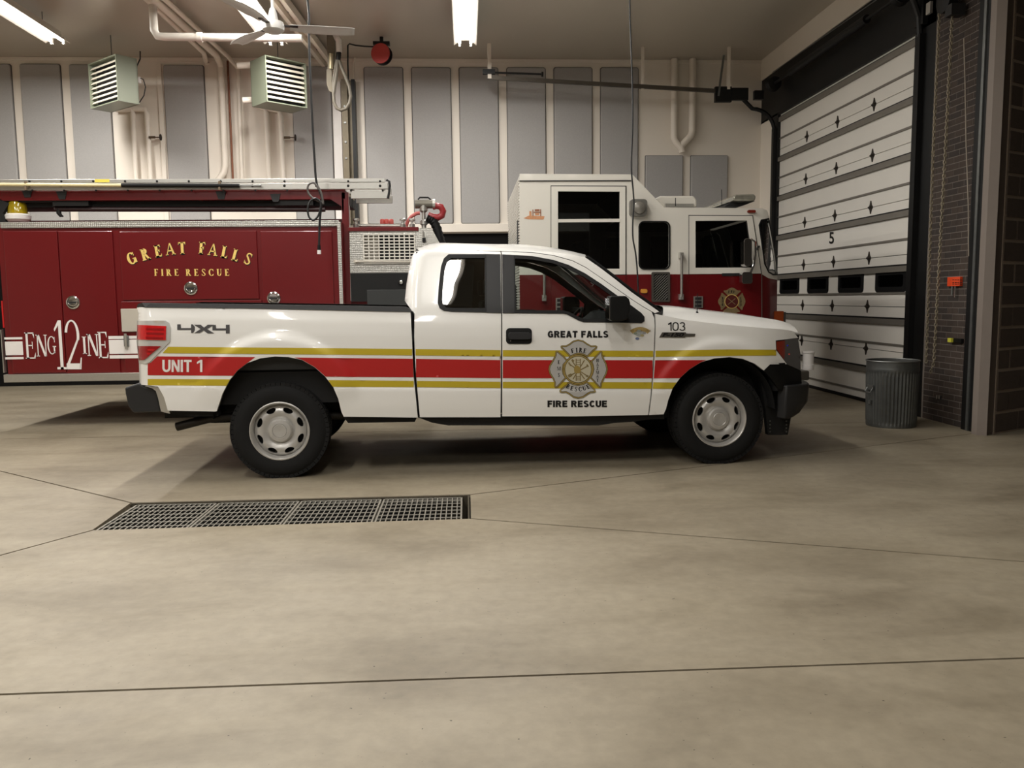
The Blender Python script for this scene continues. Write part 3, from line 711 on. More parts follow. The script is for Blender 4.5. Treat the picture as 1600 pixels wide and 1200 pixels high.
# ================================================================== PICKUP TRUCK
TA = math.radians(2.95)
_t0 = onZ(437, 747); TAX = Vector((math.cos(TA), math.sin(TA), 0)); TAY = Vector((-math.sin(TA), math.cos(TA), 0))
TO = _t0 + TAY * .95
truck = thing('pickup_truck', 'white extended cab pickup with red and yellow stripes parked behind the floor drain', 'pickup truck', TO, TA)
_cl = CAM - TO; CL = Vector((_cl.dot(TAX), _cl.dot(TAY), _cl.z))
WT = [(.28, .925), (.40, .955), (.46, .978), (.56, .988), (.693, .990), (.712, .982), (.85, .986), (1.0, .990), (1.13, .986), (1.24, .972), (1.32, .953), (1.36, .942), (1.42, .922), (1.62, .846), (1.82, .758), (1.92, .66)]
ARCH = [(.02, .478, .51, .725), (3.70, .447, .475, .665)]
def wsurf(x, z):
    zr = z + .033 * (x - 1.4)
    w = interp(WT, zr)
    for ax_, az, r0, r1 in ARCH:
        dx, dz = x - ax_, z - az; r = math.hypot(dx, dz)
        if r < r1 + .01 and r > .05:
            w += .026 * (1 - sstep(r1 - .085, r1, r)) * sstep(.18, .55, dz / r)
    if x > 3.98: w -= .12 * ((x - 3.98) / .475) ** 2
    if x < -.95: w -= .05 * min(1.4, ((-.95 - x) / .09)) ** 2
    return w
def T_at(px, py, w):
    d = ray(px, py); dl = Vector((d.dot(TAX), d.dot(TAY), d.z)); t = (-w - CL.y) / dl.y
    return CL + dl * t
def TP(px, py, off=0.0):
    w = .97
    for _ in range(7):
        p = T_at(px, py, w); w = wsurf(p.x, p.z)
    p = T_at(px, py, w); return Vector((p.x, p.y - off, p.z))
def both(mb, name, mat, parent=truck, **k):
    a = mb.build(name, mat, parent, local=True, **k)
    b = mb.mirror_y().build(name, mat, parent, local=True, **k)
    return a, b
CREASE = [[(250, 603.2), (650, 605.7), (1050, 608.6)], [(250, 605.8), (650, 608.3), (1050, 611.2)]]
def clip_line(ln, x0, x1):
    f = lambda x: interp(ln, x)
    return [(x0, f(x0)), (x1, f(x1))]
archR = [(338.5, 642.5), (342.4, 630.8), (347.6, 615), (358, 594.7), (370.8, 579), (386, 567.5), (407, 559.8), (430, 557), (451, 558), (471.6, 562.4), (492, 574), (507.7, 588), (520.7, 605), (528.4, 623), (533.6, 643.7), (537, 651)]
archF = [(1040.5, 639.4), (1044, 625.4), (1051, 606.7), (1062.7, 590.4), (1076.7, 577.5), (1095.4, 565.9), (1116.4, 560), (1139.7, 558), (1160.7, 560.7), (1179.4, 568.2), (1193.4, 578.7)]
# ---- bed side
bed = [(213.6, 480), (380, 481.5), (641.4, 487.5), (643.4, 525), (644.5, 551), (646.5, 589.5), (650.4, 628), (652.7, 652.5)] + archR[::-1] + [(336.7, 643), (262, 641.5), (256, 620), (247, 604), (218, 601), (217.2, 567), (214.2, 534), (216, 500), (216.7, 490)]
mb = MB().sheet(TP, bed, step=5, back=(0, .035, 0), lines=[clip_line(CREASE[0], 262, 336), clip_line(CREASE[1], 262, 336), clip_line(CREASE[0], 528, 646), clip_line(CREASE[1], 530, 646)])
both(mb, 'bed_side', WHITE, smooth=50)
cap = [(214, 480.2), (216, 474.8), (222, 473), (520, 477.2), (634, 479.3), (640, 482.5), (641.2, 487.6), (380, 481.8)]
both(MB().sheet(TP, cap, step=14, off=.008, back=(0, .11, 0)), 'bed_rail_cap', GREYPL)
xt = TP(217, 560).x; xcb = TP(648, 525).x
BEDIN = M('bed_liner', (44, 45, 46), .6, var=.1, scale=25)
mb = MB(); mb.box((xt + .04, -.80, .86), (xcb - .03, .80, .90)); mb.box((xcb - .06, -.90, .86), (xcb - .02, .90, 1.34))
for s_ in (-1, 1): mb.box((xt + .04, s_ * .80, .88), (xcb - .03, s_ * .88, 1.35))
mb.build('bed_liner', BEDIN, truck, local=True)
tg = MB().box((xt - .01, -.80, .76), (xt + .06, .80, 1.365)).build('tailgate', WHITE, truck, local=True, bevel=.015)
MB().box((xt - .03, -.16, 1.16), (xt - .005, .16, 1.26)).build('tailgate_handle', BLACKPL, tg, local=True, bevel=.01)
MB().box((xt - .02, -.80, 1.345), (xt + .065, .80, 1.385)).build('tailgate_cap', GREYPL, tg, local=True, bevel=.008)
# ---- cab side behind the front door
sil = [(647.8, 489), (641, 482), (632, 470), (634.5, 445), (638.5, 420), (643, 400), (647, 393.5), (651, 391)]
SILX = sorted((TP(x, y).z, TP(x, y).x) for x, y in sil[2:])
def cabmap(px, py, off=0.0):
    p = TP(px, py, off)
    if p.z > 1.36:
        d = p.x - interp(SILX, p.z); r = .11
        if d < r: d = max(d, 0); p.y += r - math.sqrt(max(0, r * r - (r - d) ** 2)) if d < r else 0
    return p
qwin = [(686.8, 481.5), (683.8, 473), (685.5, 447.5), (689, 416.5), (693.5, 403.6), (700.8, 397.2), (760, 397), (781.3, 397.5), (782.3, 489), (706, 487.3), (693, 485.5)]
cabp = [(656, 652), (653, 618), (650.4, 589.5), (648.4, 561), (647.3, 525)] + sil + [(657, 390.7), (665, 389.7), (720, 391), (781.6, 393.2), (782.6, 395), (783, 489), (783, 551), (782, 652)]
qhole = [(687.5, 480.5), (685, 473), (686.5, 447.5), (690, 416.5), (694.5, 405), (701.5, 398.5), (760, 398.5), (779.5, 399), (780.3, 487), (706, 486), (694, 484.5)]
mb = MB().sheet(cabmap, cabp, [qhole], step=7, back=(0, .035, 0), lines=[clip_line(CREASE[0], 654, 781), clip_line(CREASE[1], 654, 781)])
both(mb, 'rear_door', WHITE, smooth=50)
qglass = [(692.5, 476), (691, 469), (692, 447.5), (695.5, 418), (699, 408), (705, 403), (757.5, 403), (758, 481.5), (710, 481.3), (697, 480.5)]
both(MB().sheet(TP, qwin[:7] + [(760.5, 488.3), (706, 487.3), (693, 485.5)], [qglass], step=8, off=.006, back=(0, .03, 0)), 'window_trim', BLACKPL)
both(MB().sheet(TP, [(760, 397), (781.6, 397.3), (782.8, 489.2), (760.5, 488.5)], step=8, off=.008, back=(0, .03, 0)), 'pillar_trim', GREYPL, smooth=50)
both(MB().sheet(TP, inset(qglass, -2), step=8, off=-.008), 'rear_side_glass', M_glass('quarter_glass', (.45, .48, .47), 1.9), smooth=50)
# ---- front door
dtop = [(783.6, 393.2), (831.7, 395), (865, 399.7), (893.7, 407.5), (914.3, 417.8), (935, 432), (960.8, 450), (986.7, 468), (1004.7, 479.8), (1018, 487.2)]
dfront = [(1022, 496.6), (1022.8, 509.5), (1021.5, 548), (1019.7, 576.7), (1016.4, 618), (1012.5, 648.5)]
fwin = [(785.2, 489.2), (784.6, 397.4), (831.7, 400), (865, 406.2), (888.5, 414), (914, 427), (940, 444), (966, 463), (986.7, 477.5), (1002, 489), (1006.8, 495), (1006.8, 501.7), (1002, 505), (961, 504), (911.7, 503.5), (904, 500.8), (886, 491.6), (879.5, 490.3)]
fglass = [(806, 484.5), (804.5, 404), (831.7, 405.5), (864, 411.5), (887, 419.5), (912, 432.5), (937, 449), (962, 467), (976, 478), (976, 498.5), (912.5, 498), (906, 496), (888.5, 487), (880.5, 485)]
doorp = [(784.8, 650.5), (784.8, 489), (784.2, 396)] + dtop + dfront + [(900, 650.5)]
mb = MB().sheet(TP, doorp, [inset(fwin, 1.3)], step=7, back=(0, .035, 0), lines=[clip_line(CREASE[0], 786, 1015), clip_line(CREASE[1], 786, 1015)])
fd_a, fd_b = both(mb, 'front_door', WHITE, smooth=50)
trim_poly = fwin
MB().sheet(TP, fwin, [fglass], step=8, off=.006, back=(0, .03, 0)).build('window_trim', BLACKPL, truck, local=True)
MB().sheet(TP, fwin, [inset(fglass, -3)], step=8, off=.006, back=(0, .03, 0)).mirror_y().build('window_trim', BLACKPL, truck, local=True)
both(MB().sheet(TP, [(785.4, 489), (784.8, 397.6), (802.5, 398.5), (803.5, 489.3)], step=8, off=.010, back=(0, .02, 0)), 'pillar_trim', GREYPL, smooth=50)
both(MB().sheet(TP, inset(fglass, -3.6), step=9, off=-.008), 'front_side_glass', GLASS, smooth=50)
# dark inner lining of doors and pillars
mb = MB().sheet(TP, [(648, 640), (648, 489), (640, 440), (650, 393), (781, 395)] + dtop[1:] + [(1010, 500), (1008, 640)], [inset(qglass, -1), inset(fglass, -4)], step=16, off=-.05)
both(mb, 'door_lining', INTERIOR)
# door handle
hd, _ = both(MB().sheet(TP, rrect(790.5, 512.6, 831, 537.5, 6), step=8, off=.006, back=(0, .03, 0)), 'handle_recess', BLACKPL)
MB().sheet(TP, rrect(794, 519.5, 829, 530, 3.5), step=8, off=.035, back=(0, .03, 0)).build('door_handle', GREYPL, hd, local=True, smooth=True, bevel=.004)
p = TP(797.5, 532.5, .008); MB().lathe([(.006, 0), (.005, -.004)], p, 'Y', 10).build('lock', CHROME, hd, local=True)
# ---- fender
shoulder = [(1024, 490.5), (1048, 495.5), (1072, 500), (1130, 507), (1193, 512.5), (1225, 514.8), (1239, 517.5)]
fenp = shoulder + [(1247, 527.8), (1212, 532), (1212.7, 547), (1229.4, 569), (1203, 569.4), (1193.6, 578.7)] + archF[::-1] + [(1037, 647.2), (1014.5, 648.5), (1018.4, 618), (1021.7, 577), (1023.5, 548), (1024.8, 509.5), (1024.3, 496.6)]
mb = MB().sheet(TP, fenp, step=5, back=(0, .035, 0), lines=[clip_line(CREASE[0], 1021, 1048), clip_line(CREASE[1], 1021, 1048)])
both(mb, 'fender', WHITE, smooth=50)
# A pillar strip between door and windscreen
L2 = [(1030, 487), (1012.5, 474.6), (986.7, 456.5), (960.8, 436), (935, 416.5), (914, 402), (893, 397.5), (865, 394)]
mb = MB().sheet(TP, [(x + .3, y - .9) for x, y in dtop[:]] + [(1023, 489)] + L2 + [(831.7, 391.8), (783.6, 391.8)], step=8, back=(0, .03, 0))
both(mb, 'a_pillar', WHITE, smooth=50)
# ---- hood, grille
shp = [TP(x, y) for x, y in shoulder]
ZS = [(p.x, p.z) for p in shp]; ZS = [(3.05, ZS[0][1] + .012)] + ZS + [(4.52, ZS[-1][1] - .03)]
cr = [T_at(x, y, .28) for x, y in ((1050, 477.5), (1075, 480.5), (1100, 483.5), (1150, 489.3), (1200, 497.5), (1225, 505.5), (1238, 514))]
ZC = [(p.x, p.z) for p in cr]; ZC = [(3.2, ZC[0][1] + .01)] + ZC + [(4.56, ZC[-1][1] - .06)]
def hoodf(u, v):
    s = v * 2 - 1
    xr = 3.19 + .17 * (1 - s * s); xf = 4.42 + .10 * (1 - abs(s) ** 2.2)
    x = lerp(xr, xf, u); xe = lerp(3.19, 4.43, u)
    zs = interp(ZS, xe); we = wsurf(xe, zs) - .002
    zc = max(interp(ZC, x), zs)
    k = 1 - abs(s) ** 3.2
    return Vector((x, s * we, lerp(zs, zc, k) + .006 * math.exp(-((abs(s) - .62) / .06) ** 2)))
MB().grid(hoodf, 30, 40).build('hood', WHITE, truck, local=True, smooth=50)
def plan_loft(curve, z0, z1, name, mat, parent=truck, bev=0, x_in=.12, lean=0, tuck=0.0):
    cu = [(x, y) for y, x in curve]; full_ = cu + [(x, -y) for x, y in cu[-2::-1]]
    m_ = MB(); n = len(full_)
    vs = []
    for x, y in full_:
        tk = tuck * max(0, min(1, (x - 4.27) / .25)); zm = lerp(z0, z1, .45)
        vs += [(x - lean, y, z1), (x, y, zm), (x - tk * .45, y * (1 - tk * .1), lerp(z0, zm, .35)), (x - tk, y * (1 - tk * .25), z0), (x - x_in - tk, y * .93, z0), (x - x_in, y * .93, z1)]
    fs = []
    for i in range(n - 1):
        for j in range(6): fs.append((i * 6 + j, i * 6 + (j + 1) % 6, (i + 1) * 6 + (j + 1) % 6, (i + 1) * 6 + j))
    fs += [tuple(range(6))[::-1], tuple((n - 1) * 6 + j for j in range(6))]
    m_.add(vs, fs); return m_.build(name, mat, parent, local=True, smooth=40, bevel=bev, fixn=True)
gr_ = plan_loft([(-.83, 4.42), (-.7, 4.50), (-.4, 4.57), (0, 4.59)], .84, 1.10, 'grille', BLACKPL, lean=.03)
for z in (.90, .98, 1.06):
    plan_loft([(-.62, 4.545), (-.4, 4.59), (0, 4.61)], z - .02, z + .02, 'grille_bar', CHROME, gr_, x_in=.02)
hl = [(1212, 532), (1246.7, 527.8), (1250.6, 552.7), (1251, 578.7), (1229.4, 569), (1212.7, 547)]
hA, hB = both(MB().sheet(TP, hl, step=6, off=-.012, back=(0, .04, 0)), 'headlight', M('headlight_housing', (34, 33, 32), .25, .6), smooth=50)
for par, sg in ((hA, 1), (hB, -1)):
    o1 = MB().sheet(TP, inset([(1212.8, 533), (1233, 530.5), (1235, 552), (1236, 571), (1229, 568), (1213.5, 547)], .8), step=6, off=-.006)
    o2 = MB().sheet(TP, hl, step=6, off=.001)
    if sg < 0: o1, o2 = o1.mirror_y(), o2.mirror_y()
    o1.build('turn_signal', M('amber_red_lens', (176, 52, 20), .2, var=.2, scale=25, coat=.5), par, local=True, smooth=50)
    o2.build('headlight_lens', M_glass('lens_glass', (.8, .8, .8)), par, local=True, smooth=50)
for px, py, c, nm in ((1230, 540, (40, 40, 235), 'blue_strobe'), (1232.5, 553.5, (255, 90, 80), 'red_strobe')):
    p = TP(px, py, -.003); MB().lathe([(.003, -.006), (.012, 0), (.008, .004), (.003, .006)], p, 'Y', 10).build(nm, M(nm, c, .2, coat=.5), hA, local=True, smooth=True)
# ---- front bumper
plan_loft([(-.965, 4.20), (-.95, 4.26), (-.90, 4.36), (-.84, 4.45), (-.7, 4.51), (-.4, 4.585), (0, 4.60)], .62, .86, 'bumper_valance', BLACKPL, x_in=.05)
plan_loft([(-.975, 4.27), (-.968, 4.37), (-.92, 4.48), (-.84, 4.535), (-.7, 4.585), (-.4, 4.65), (0, 4.67)], .375, .668, 'front_bumper', GREYPL, bev=.012, x_in=.05, lean=-.012, tuck=.13)
both(MB().sheet(TP, [(1193.6, 579), (1203, 569.6), (1229.4, 569.2), (1251, 579), (1253, 606), (1216, 608), (1205, 592)], step=7, off=.004, back=(0, .05, 0)), 'fender_corner', BLACKPL, smooth=50)
both(MB().sheet(lambda a, b, o: T_at(a, b, .80) - Vector((0, o, 0)), [(1188, 588), (1207, 590), (1217, 606), (1219, 652), (1236, 652), (1231, 679.5), (1200, 679.5), (1196, 640)], back=(0, .06, 0)), 'air_dam', DARK)
bm_ = MB()
for x_ in (1228.5, 1203):
    for py in (658, 663.5, 669, 674.5):
        bm_.lathe([(.008, 0), (.006, -.006)], T_at(x_, py, .803), 'Y', 8)
bm_.build('air_dam_bolts', GALV, truck, local=True)
# ---- roof, windscreen, back of cab
gut = [(648, 393), (657, 390.6), (665, 389.6), (720, 390.8), (781, 392.3), (831.7, 392.3), (865, 394), (893, 397.5), (914, 402)]
GP = [TP(x, y) for x, y in gut]; GW = [(p.x, -p.y) for p in GP]; GZ = [(p.x, p.z) for p in GP]
xr0, xr1 = GP[0].x + .035, GP[-1].x
def rooff(u, v):
    s = v * 2 - 1; x = lerp(xr0, xr1, u); w = interp(GW, x); z = interp(GZ, x)
    d_ = max(0, x - interp(SILX, z)); w -= (.11 - math.sqrt(max(0, .11 ** 2 - (.11 - d_) ** 2))) if d_ < .11 else 0
    h = .095 * (.45 + .55 * sstep(0, .12, u)) * (1 - .45 * sstep(.6, 1, u))
    xx = x + .10 * (1 - s * s) * sstep(.5, 1, u) - .03 * (1 - s * s) * (1 - sstep(0, .2, u))
    return Vector((xx, s * w, z + h * (1 - abs(s) ** 2.6)))
MB().grid(rooff, 24, 24).build('roof', WHITE, truck, local=True, smooth=60)
WE = [TP(x, y) for x, y in L2[:6]]
def wsf(u, v):
    k = u * (len(WE) - 1); i = min(int(k), len(WE) - 2); p = WE[i].lerp(WE[i + 1], k - i); s = v * 2 - 1
    return Vector((p.x + .11 * (1 - s * s) + .004, p.y * -s, p.z + .05 * (1 - abs(s) ** 2.6) * u))
MB().grid(wsf, 12, 16).build('windscreen', M_glass('windscreen_glass', (.32, .34, .34)), truck, local=True, smooth=60)
for s_ in (.015, .985):
    MB().tube([wsf(u, s_) + Vector((.012, 0, .004)) for u in [k / 8 for k in range(9)]], .014, 6).build('windscreen_seal', BLACKPL, truck, local=True, smooth=True)
mb = MB().grid(lambda u, v: Vector((lerp(3.08, 3.40, u) - .06 * abs(v * 2 - 1) ** 2, (v * 2 - 1) * .84, 1.305 - .012 * u - .06 * abs(v * 2 - 1) ** 4 + .03 * (1 - (v * 2 - 1) ** 2))), 4, 12)
mb.build('cowl', BLACKPL, truck, local=True, smooth=True)
for y0_, y1_ in ((-.70, -.05), (.0, .62)):
    MB().bar((3.22, y0_, 1.335), (3.08, y1_, 1.36), .018, .016).build('wiper', BLACKPL, truck, local=True)
xb0 = TP(632, 470).x; xb1 = TP(647, 393.5).x
def backf(y, z, off): return Vector((lerp(xb0, xb1, (z - 1.40) / .45) + .05 + .06 * (abs(y) / .8) ** 4, y, z))
bw = [(-.80, 1.36), (.80, 1.36), (.84, .6)]
mb = MB().sheet(backf, [(-.83, .55), (.83, .55), (.83, 1.40), (.66, 1.85), (-.66, 1.85), (-.83, 1.40)], [rrect(-.60, 1.42, .60, 1.78, .06)], step=.14)
mb.build('cab_back', WHITE, truck, local=True, smooth=50)
MB().sheet(backf, rrect(-.62, 1.40, .62, 1.80, .06), step=.14).build('rear_glass', TINT, truck, local=True, smooth=50)
# ---- interior
seatm = M('grey_seat_fabric', (38, 38, 40), .9, var=.15, scale=40)
MB().box((1.12, -.80, .56), (3.1, .80, .62)).build('cab_floor', INTERIOR, truck, local=True)
dash = MB().prism([(2.78, -.82, .9), (2.82, -.82, 1.2), (2.95, -.82, 1.305), (3.2, -.82, 1.29), (3.2, -.82, .62), (3.0, -.82, .62)], (0, 1.64, 0)).build('dashboard', INTERIOR, truck, local=True, bevel=.03)
MB().tube([(2.66 + .10 * math.sin(t), .40 + .19 * math.cos(t), 1.17 + .16 * math.sin(t) * 1.0) for t in [2 * math.pi * k / 20 for k in range(20)]], .016, 8, closed=True).build('steering_wheel', BLACKPL, truck, local=True, smooth=True)
for y in (-.40, .40):
    st = MB().box((1.84, y - .27, .70), (2.36, y + .27, .92)).build('front_seat', seatm, truck, local=True, bevel=.05)
    MB().prism([(1.84, y - .26, .85), (1.98, y - .26, .85), (1.86, y - .26, 1.42), (1.74, y - .26, 1.42)], (0, .52, 0)).build('seat_back', seatm, st, local=True, bevel=.04)
    MB().box((1.73, y - .13, 1.46), (1.83, y + .13, 1.62)).build('headrest', seatm, st, local=True, bevel=.03)
MB().box((1.18, -.72, .7), (1.5, .72, .92)).box((1.16, -.72, .9), (1.26, .72, 1.34)).build('rear_bench', seatm, truck, local=True, bevel=.03)
MB().grid(lambda u, v: rooff(u * .97 + .01, v * .96 + .02) - Vector((0, 0, .035)), 8, 8).build('headliner', INTERIOR, truck, local=True, smooth=True)
# ---- wing mirrors
mp_ = [(952.3, 465), (955, 462.3), (978, 462.3), (983, 467), (985, 474), (984.5, 485), (980.5, 498.5), (972, 501.5), (957, 501.5), (953, 499)]
mA, mB = both(MB().sheet(lambda a, b, o: T_at(a, b, 1.20), mp_, back=(.012, .17, 0)), 'wing_mirror', BLACKPL, smooth=True, bevel=.015)
for par, sg in ((mA, 1), (mB, -1)):
    q = MB().bar((T_at(975, 492, .93).x, -.93, 1.30), (T_at(972, 492, 1.1).x, -1.1, 1.31), .06, .05)
    (q if sg > 0 else q.mirror_y()).build('mirror_arm', BLACKPL, par, local=True)
    g0 = T_at(953, 482, 1.20)
    q = MB().box((g0.x - .004, -1.195, g0.z - .085), (g0.x + .002, -1.045, g0.z + .085))
    (q if sg > 0 else q.mirror_y()).build('mirror_glass', CHROME, par, local=True)
# ---- lower trims and underbody
both(MB().sheet(lambda a, b, o: T_at(a, b, .93), [(650, 651), (1013, 648), (1038, 646.5), (1038, 655), (1011, 655.5), (990, 659), (960, 661), (935, 664.8), (700, 664.8), (675, 660.5)], back=(0, .12, 0)), 'rocker', DARK)
both(MB().sheet(lambda a, b, o: T_at(a, b, .90), [(536, 650.5), (652, 651.5), (648, 659.2), (544, 661)], back=(0, .1, 0)), 'bed_rocker', DARK)
both(MB().sheet(lambda a, b, o: T_at(a, b, .90), [(262, 640), (340, 640), (341, 650), (300, 651), (262, 645)], back=(0, .1, 0)), 'bed_rocker', DARK)
for ax_, az, r0, r1 in ARCH:
    mb = MB(); n = 20; rr = r0 + .012
    vs = []; fs = []
    for k in range(n + 1):
        a = math.radians(2 + 176 * k / n)
        vs += [(ax_ + rr * math.cos(a), -.955, az + rr * math.sin(a)), (ax_ + rr * math.cos(a), -.58, az + rr * math.sin(a))]
    fs = [(2 * k, 2 * k + 1, 2 * k + 3, 2 * k + 2) for k in range(n)] + [tuple(2 * k + 1 for k in range(n + 1))]
    mb.add(vs, fs); both(mb, 'wheel_well', DARK)
mb = MB()
for s_ in (-1, 1): mb.box((-1.0, s_ * .42, .46), (4.35, s_ * .54, .60))
mb.box((.52, -.86, .50), (3.2, .86, .58)).box((-.95, -.85, .60), (.52, .85, .86)).box((3.25, -.56, .40), (4.1, .56, .9)).box((.9, -.3, .40), (2.3, .1, .55))
mb.lathe([(.05, -.7), (.06, -.2), (.16, -.1), (.17, 0), (.16, .1), (.06, .2), (.05, .7)], (0.0, 0, .375), 'Y', 14)
mb.lathe([(.04, -.7), (.05, -.2), (.12, -.1), (.12, .1), (.05, .2), (.04, .7)], (3.68, 0, .37), 'Y', 14)
q = T_at(925, 668, .55); mb.box((q.x - .09, -.62, .36), (q.x + .09, -.45, .48)); q = T_at(970, 665, .5); mb.box((q.x - .12, -.6, .38), (q.x + .12, -.4, .5))
mb.build('chassis', DARK, truck, local=True)
e0 = T_at(276, 667, .74); e1 = T_at(330, 653, .74); e2 = T_at(380, 650, .70)
ex_ = MB().tube([e0, e1, e2, (.9, -.55, .44)], .036, 12, cap=False)
ex_.build('tailpipe', M('sooty_steel', (46, 42, 38), .5, .6, var=.2), truck, local=True, smooth=True)
# rear bumper
rb = [(194.7, 605.7), (216.7, 598.5), (226, 604), (238, 606.5), (243.5, 610), (247, 622), (251.5, 643.5), (207.5, 645), (200, 635), (197.2, 622), (195.6, 614.8)]
MB().prism([T_at(a, b, .93) for a, b in rb], (0, 1.86, 0)).build('rear_bumper', GREYPL, truck, local=True, bevel=.012, fixn=True)
both(MB().sheet(lambda a, b, o: T_at(a, b, .965), [(226, 603.2), (244, 604.5), (253, 606.6), (258.8, 622), (265.6, 646.5), (251.5, 643), (247, 622), (243.5, 611), (238, 606.8)], back=(0, .1, 0)), 'bumper_side', ALU)
# ---- tail light
tlo = [(214.8, 501), (258.8, 500.8), (265, 504.8), (266.5, 512), (266, 534), (235, 565.3), (228.6, 568.6), (217.6, 568), (214, 534)]
tA, tB = both(MB().sheet(TP, tlo, step=8, off=.010, back=(0, .05, 0)), 'tail_light', M('bright_lamp_trim', (214, 214, 210), .2, .4), smooth=50)
LENS = M('red_lamp_lens', (196, 22, 26), .15, var=.25, scale=30, coat=.8)
LENS2 = M('deep_red_lamp_lens', (150, 14, 20), .15, var=.2, scale=30, coat=.8)
for par, sg in ((tA, 1), (tB, -1)):
    for pl_, nm, mt_, of in (([(215.6, 507.6), (260.6, 509.2), (260, 531.4), (215.6, 530.5)], 'brake_lens', LENS, .018), ([(216, 540.5), (252.5, 540.8), (226.5, 562), (218.4, 562.6)], 'reverse_lens', LENS2, .018),
                             ([(230, 512), (257, 513), (257, 516), (230, 515)], 'lens_rib', LENS2, .022), ([(230, 519), (257, 520), (257, 523), (230, 522)], 'lens_rib', LENS2, .022), ([(229, 526), (256, 527), (256, 529.5), (229, 528.5)], 'lens_rib', LENS2, .022),
                             ([(232, 545), (244, 545.5), (241, 548), (232, 547.5)], 'lens_rib', LENS, .022), ([(231, 551), (238, 551.5), (235, 554), (231, 553.5)], 'lens_rib', LENS, .022)):
        q = MB().sheet(TP, pl_, step=8, off=of, back=(0, .02, 0))
        (q if sg > 0 else q.mirror_y()).build(nm, mt_, par, local=True, smooth=50)
# ---- antenna
q = T_at(1089, 496.5, .72)
an = MB().lathe([(.055, -.005), (.045, .012), (.018, .03), (.008, .055)], (q.x, q.y, q.z), 'Z', 14).build('antenna', BLACKPL, truck, local=True, smooth=True)
MB().tube([(q.x, q.y, q.z + .05), (q.x + .003, q.y, q.z + .21)], .0035, 6).build('antenna_rod', BLACKPL, an, local=True)
# ---- wheels
def wheel_parts(parent, cx, cy, side, R=.388):
    """side -1: outer face towards -y"""
    w = .128; yo = side
    tp = [(.236, -.10), (.245, -.118), (.29, -.132), (.335, -.128), (.362, -.112), (R - .006, -.095), (R, -.075), (R, -.04), (R - .010, -.036), (R - .010, -.028), (R, -.024), (R, .024), (R - .010, .028), (R - .010, .036), (R, .04), (R, .075), (R - .006, .095), (.362, .112), (.335, .128), (.29, .132), (.245, .118), (.236, .10)]
    o = (cx, cy, R)
    t = MB().lathe([(r, h) for r, h in tp], o, 'Y', 56, cap=False).build('tire', RUBBER, parent, local=True, smooth=30)
    lug = MB(); nl = 60
    for k in range(nl):
        a = 2 * math.pi * k / nl
        for h0, h1, da in ((-.108, -.046, 0), (.046, .108, .06), (-.02, .02, .03)):
            c = Vector((cx + (R + .002) * math.cos(a + da), cy + (h0 + h1) / 2, R + (R + .002) * math.sin(a + da)))
            rad = Vector((math.cos(a + da), 0, math.sin(a + da))); tan = Vector((-rad.z, 0, rad.x))
            lug.obox(c, tan * .019, Vector((0, (h1 - h0) / 2, 0)), rad * .004)
        for sgn in (-1, 1):
            c = Vector((cx + (R - .014) * math.cos(a), cy + sgn * .101, R + (R - .014) * math.sin(a))); rad = Vector((math.cos(a), 0, math.sin(a))); tan = Vector((-rad.z, 0, rad.x))
            lug.obox(c, tan * .017, Vector((0, .007, 0)), rad * .011)
    lug.build('tread_lugs', RUBBER, t, local=True)
    rim = MB().lathe([(.236, yo * .112), (.240, yo * .118), (.232, yo * .121), (.222, yo * .112), (.214, yo * .075), (.208, yo * .03)], o, 'Y', 48, cap=False)
    rim.lathe([(.236, -.11), (.215, -.06), (.208, 0), (.215, .06), (.236, .11)], o, 'Y', 40, cap=False)
    r_ = rim.build('wheel_rim', WHEEL, parent, local=True, smooth=40, fixn=True)
    def face(u, v, off):
        r = math.hypot(u, v)
        d = interp([(0, .078), (.075, .078), (.098, .070), (.125, .088), (.160, .098), (.185, .085), (.213, .055)], r)
        return Vector((cx + u, cy + yo * d, R + v))
    holes = []
    for k in range(8):
        a = math.radians(45 * k + 22.5); ca, sa = math.cos(a), math.sin(a)
        ov = []
        for j in range(12):
            t_ = 2 * math.pi * j / 12; e = .041 * math.cos(t_) * (1 + .2 * math.sin(t_)); f = .172 + .021 * math.sin(t_)
            ov.append((ca * f - sa * e, sa * f + ca * e))
        holes.append(ov)
    MB().sheet(face, circ(0, 0, .212, 48), holes, step=.016, back=(0, -yo * .02, 0)).build('wheel_disc', WHEEL, r_, local=True, smooth=50)
    MB().lathe([(.0001, yo * .108), (.052, yo * .112), (.056, yo * .108), (.060, yo * .112), (.086, yo * .108), (.097, yo * .094), (.099, yo * .07)], o, 'Y', 32, cap=False).build('hub_cap', WHEEL, r_, local=True, smooth=30, fixn=True)
    MB().lathe([(.20, yo * .02), (.0001, yo * .02)], o, 'Y', 24, cap=False).build('brake_drum', DARK, r_, local=True)
xR = T_at(437, 678.3, .965).x; xF = T_at(1124.5, 657.5, .965).x
for cx in (xR, xF):
    for cy, sd in ((-.845, -1), (.845, 1)):
        wh = thing('wheel', None, None, (cx, cy, 0)); wh.parent = truck; wh.name = 'wheel'
        wheel_parts(wh, 0, 0, sd)
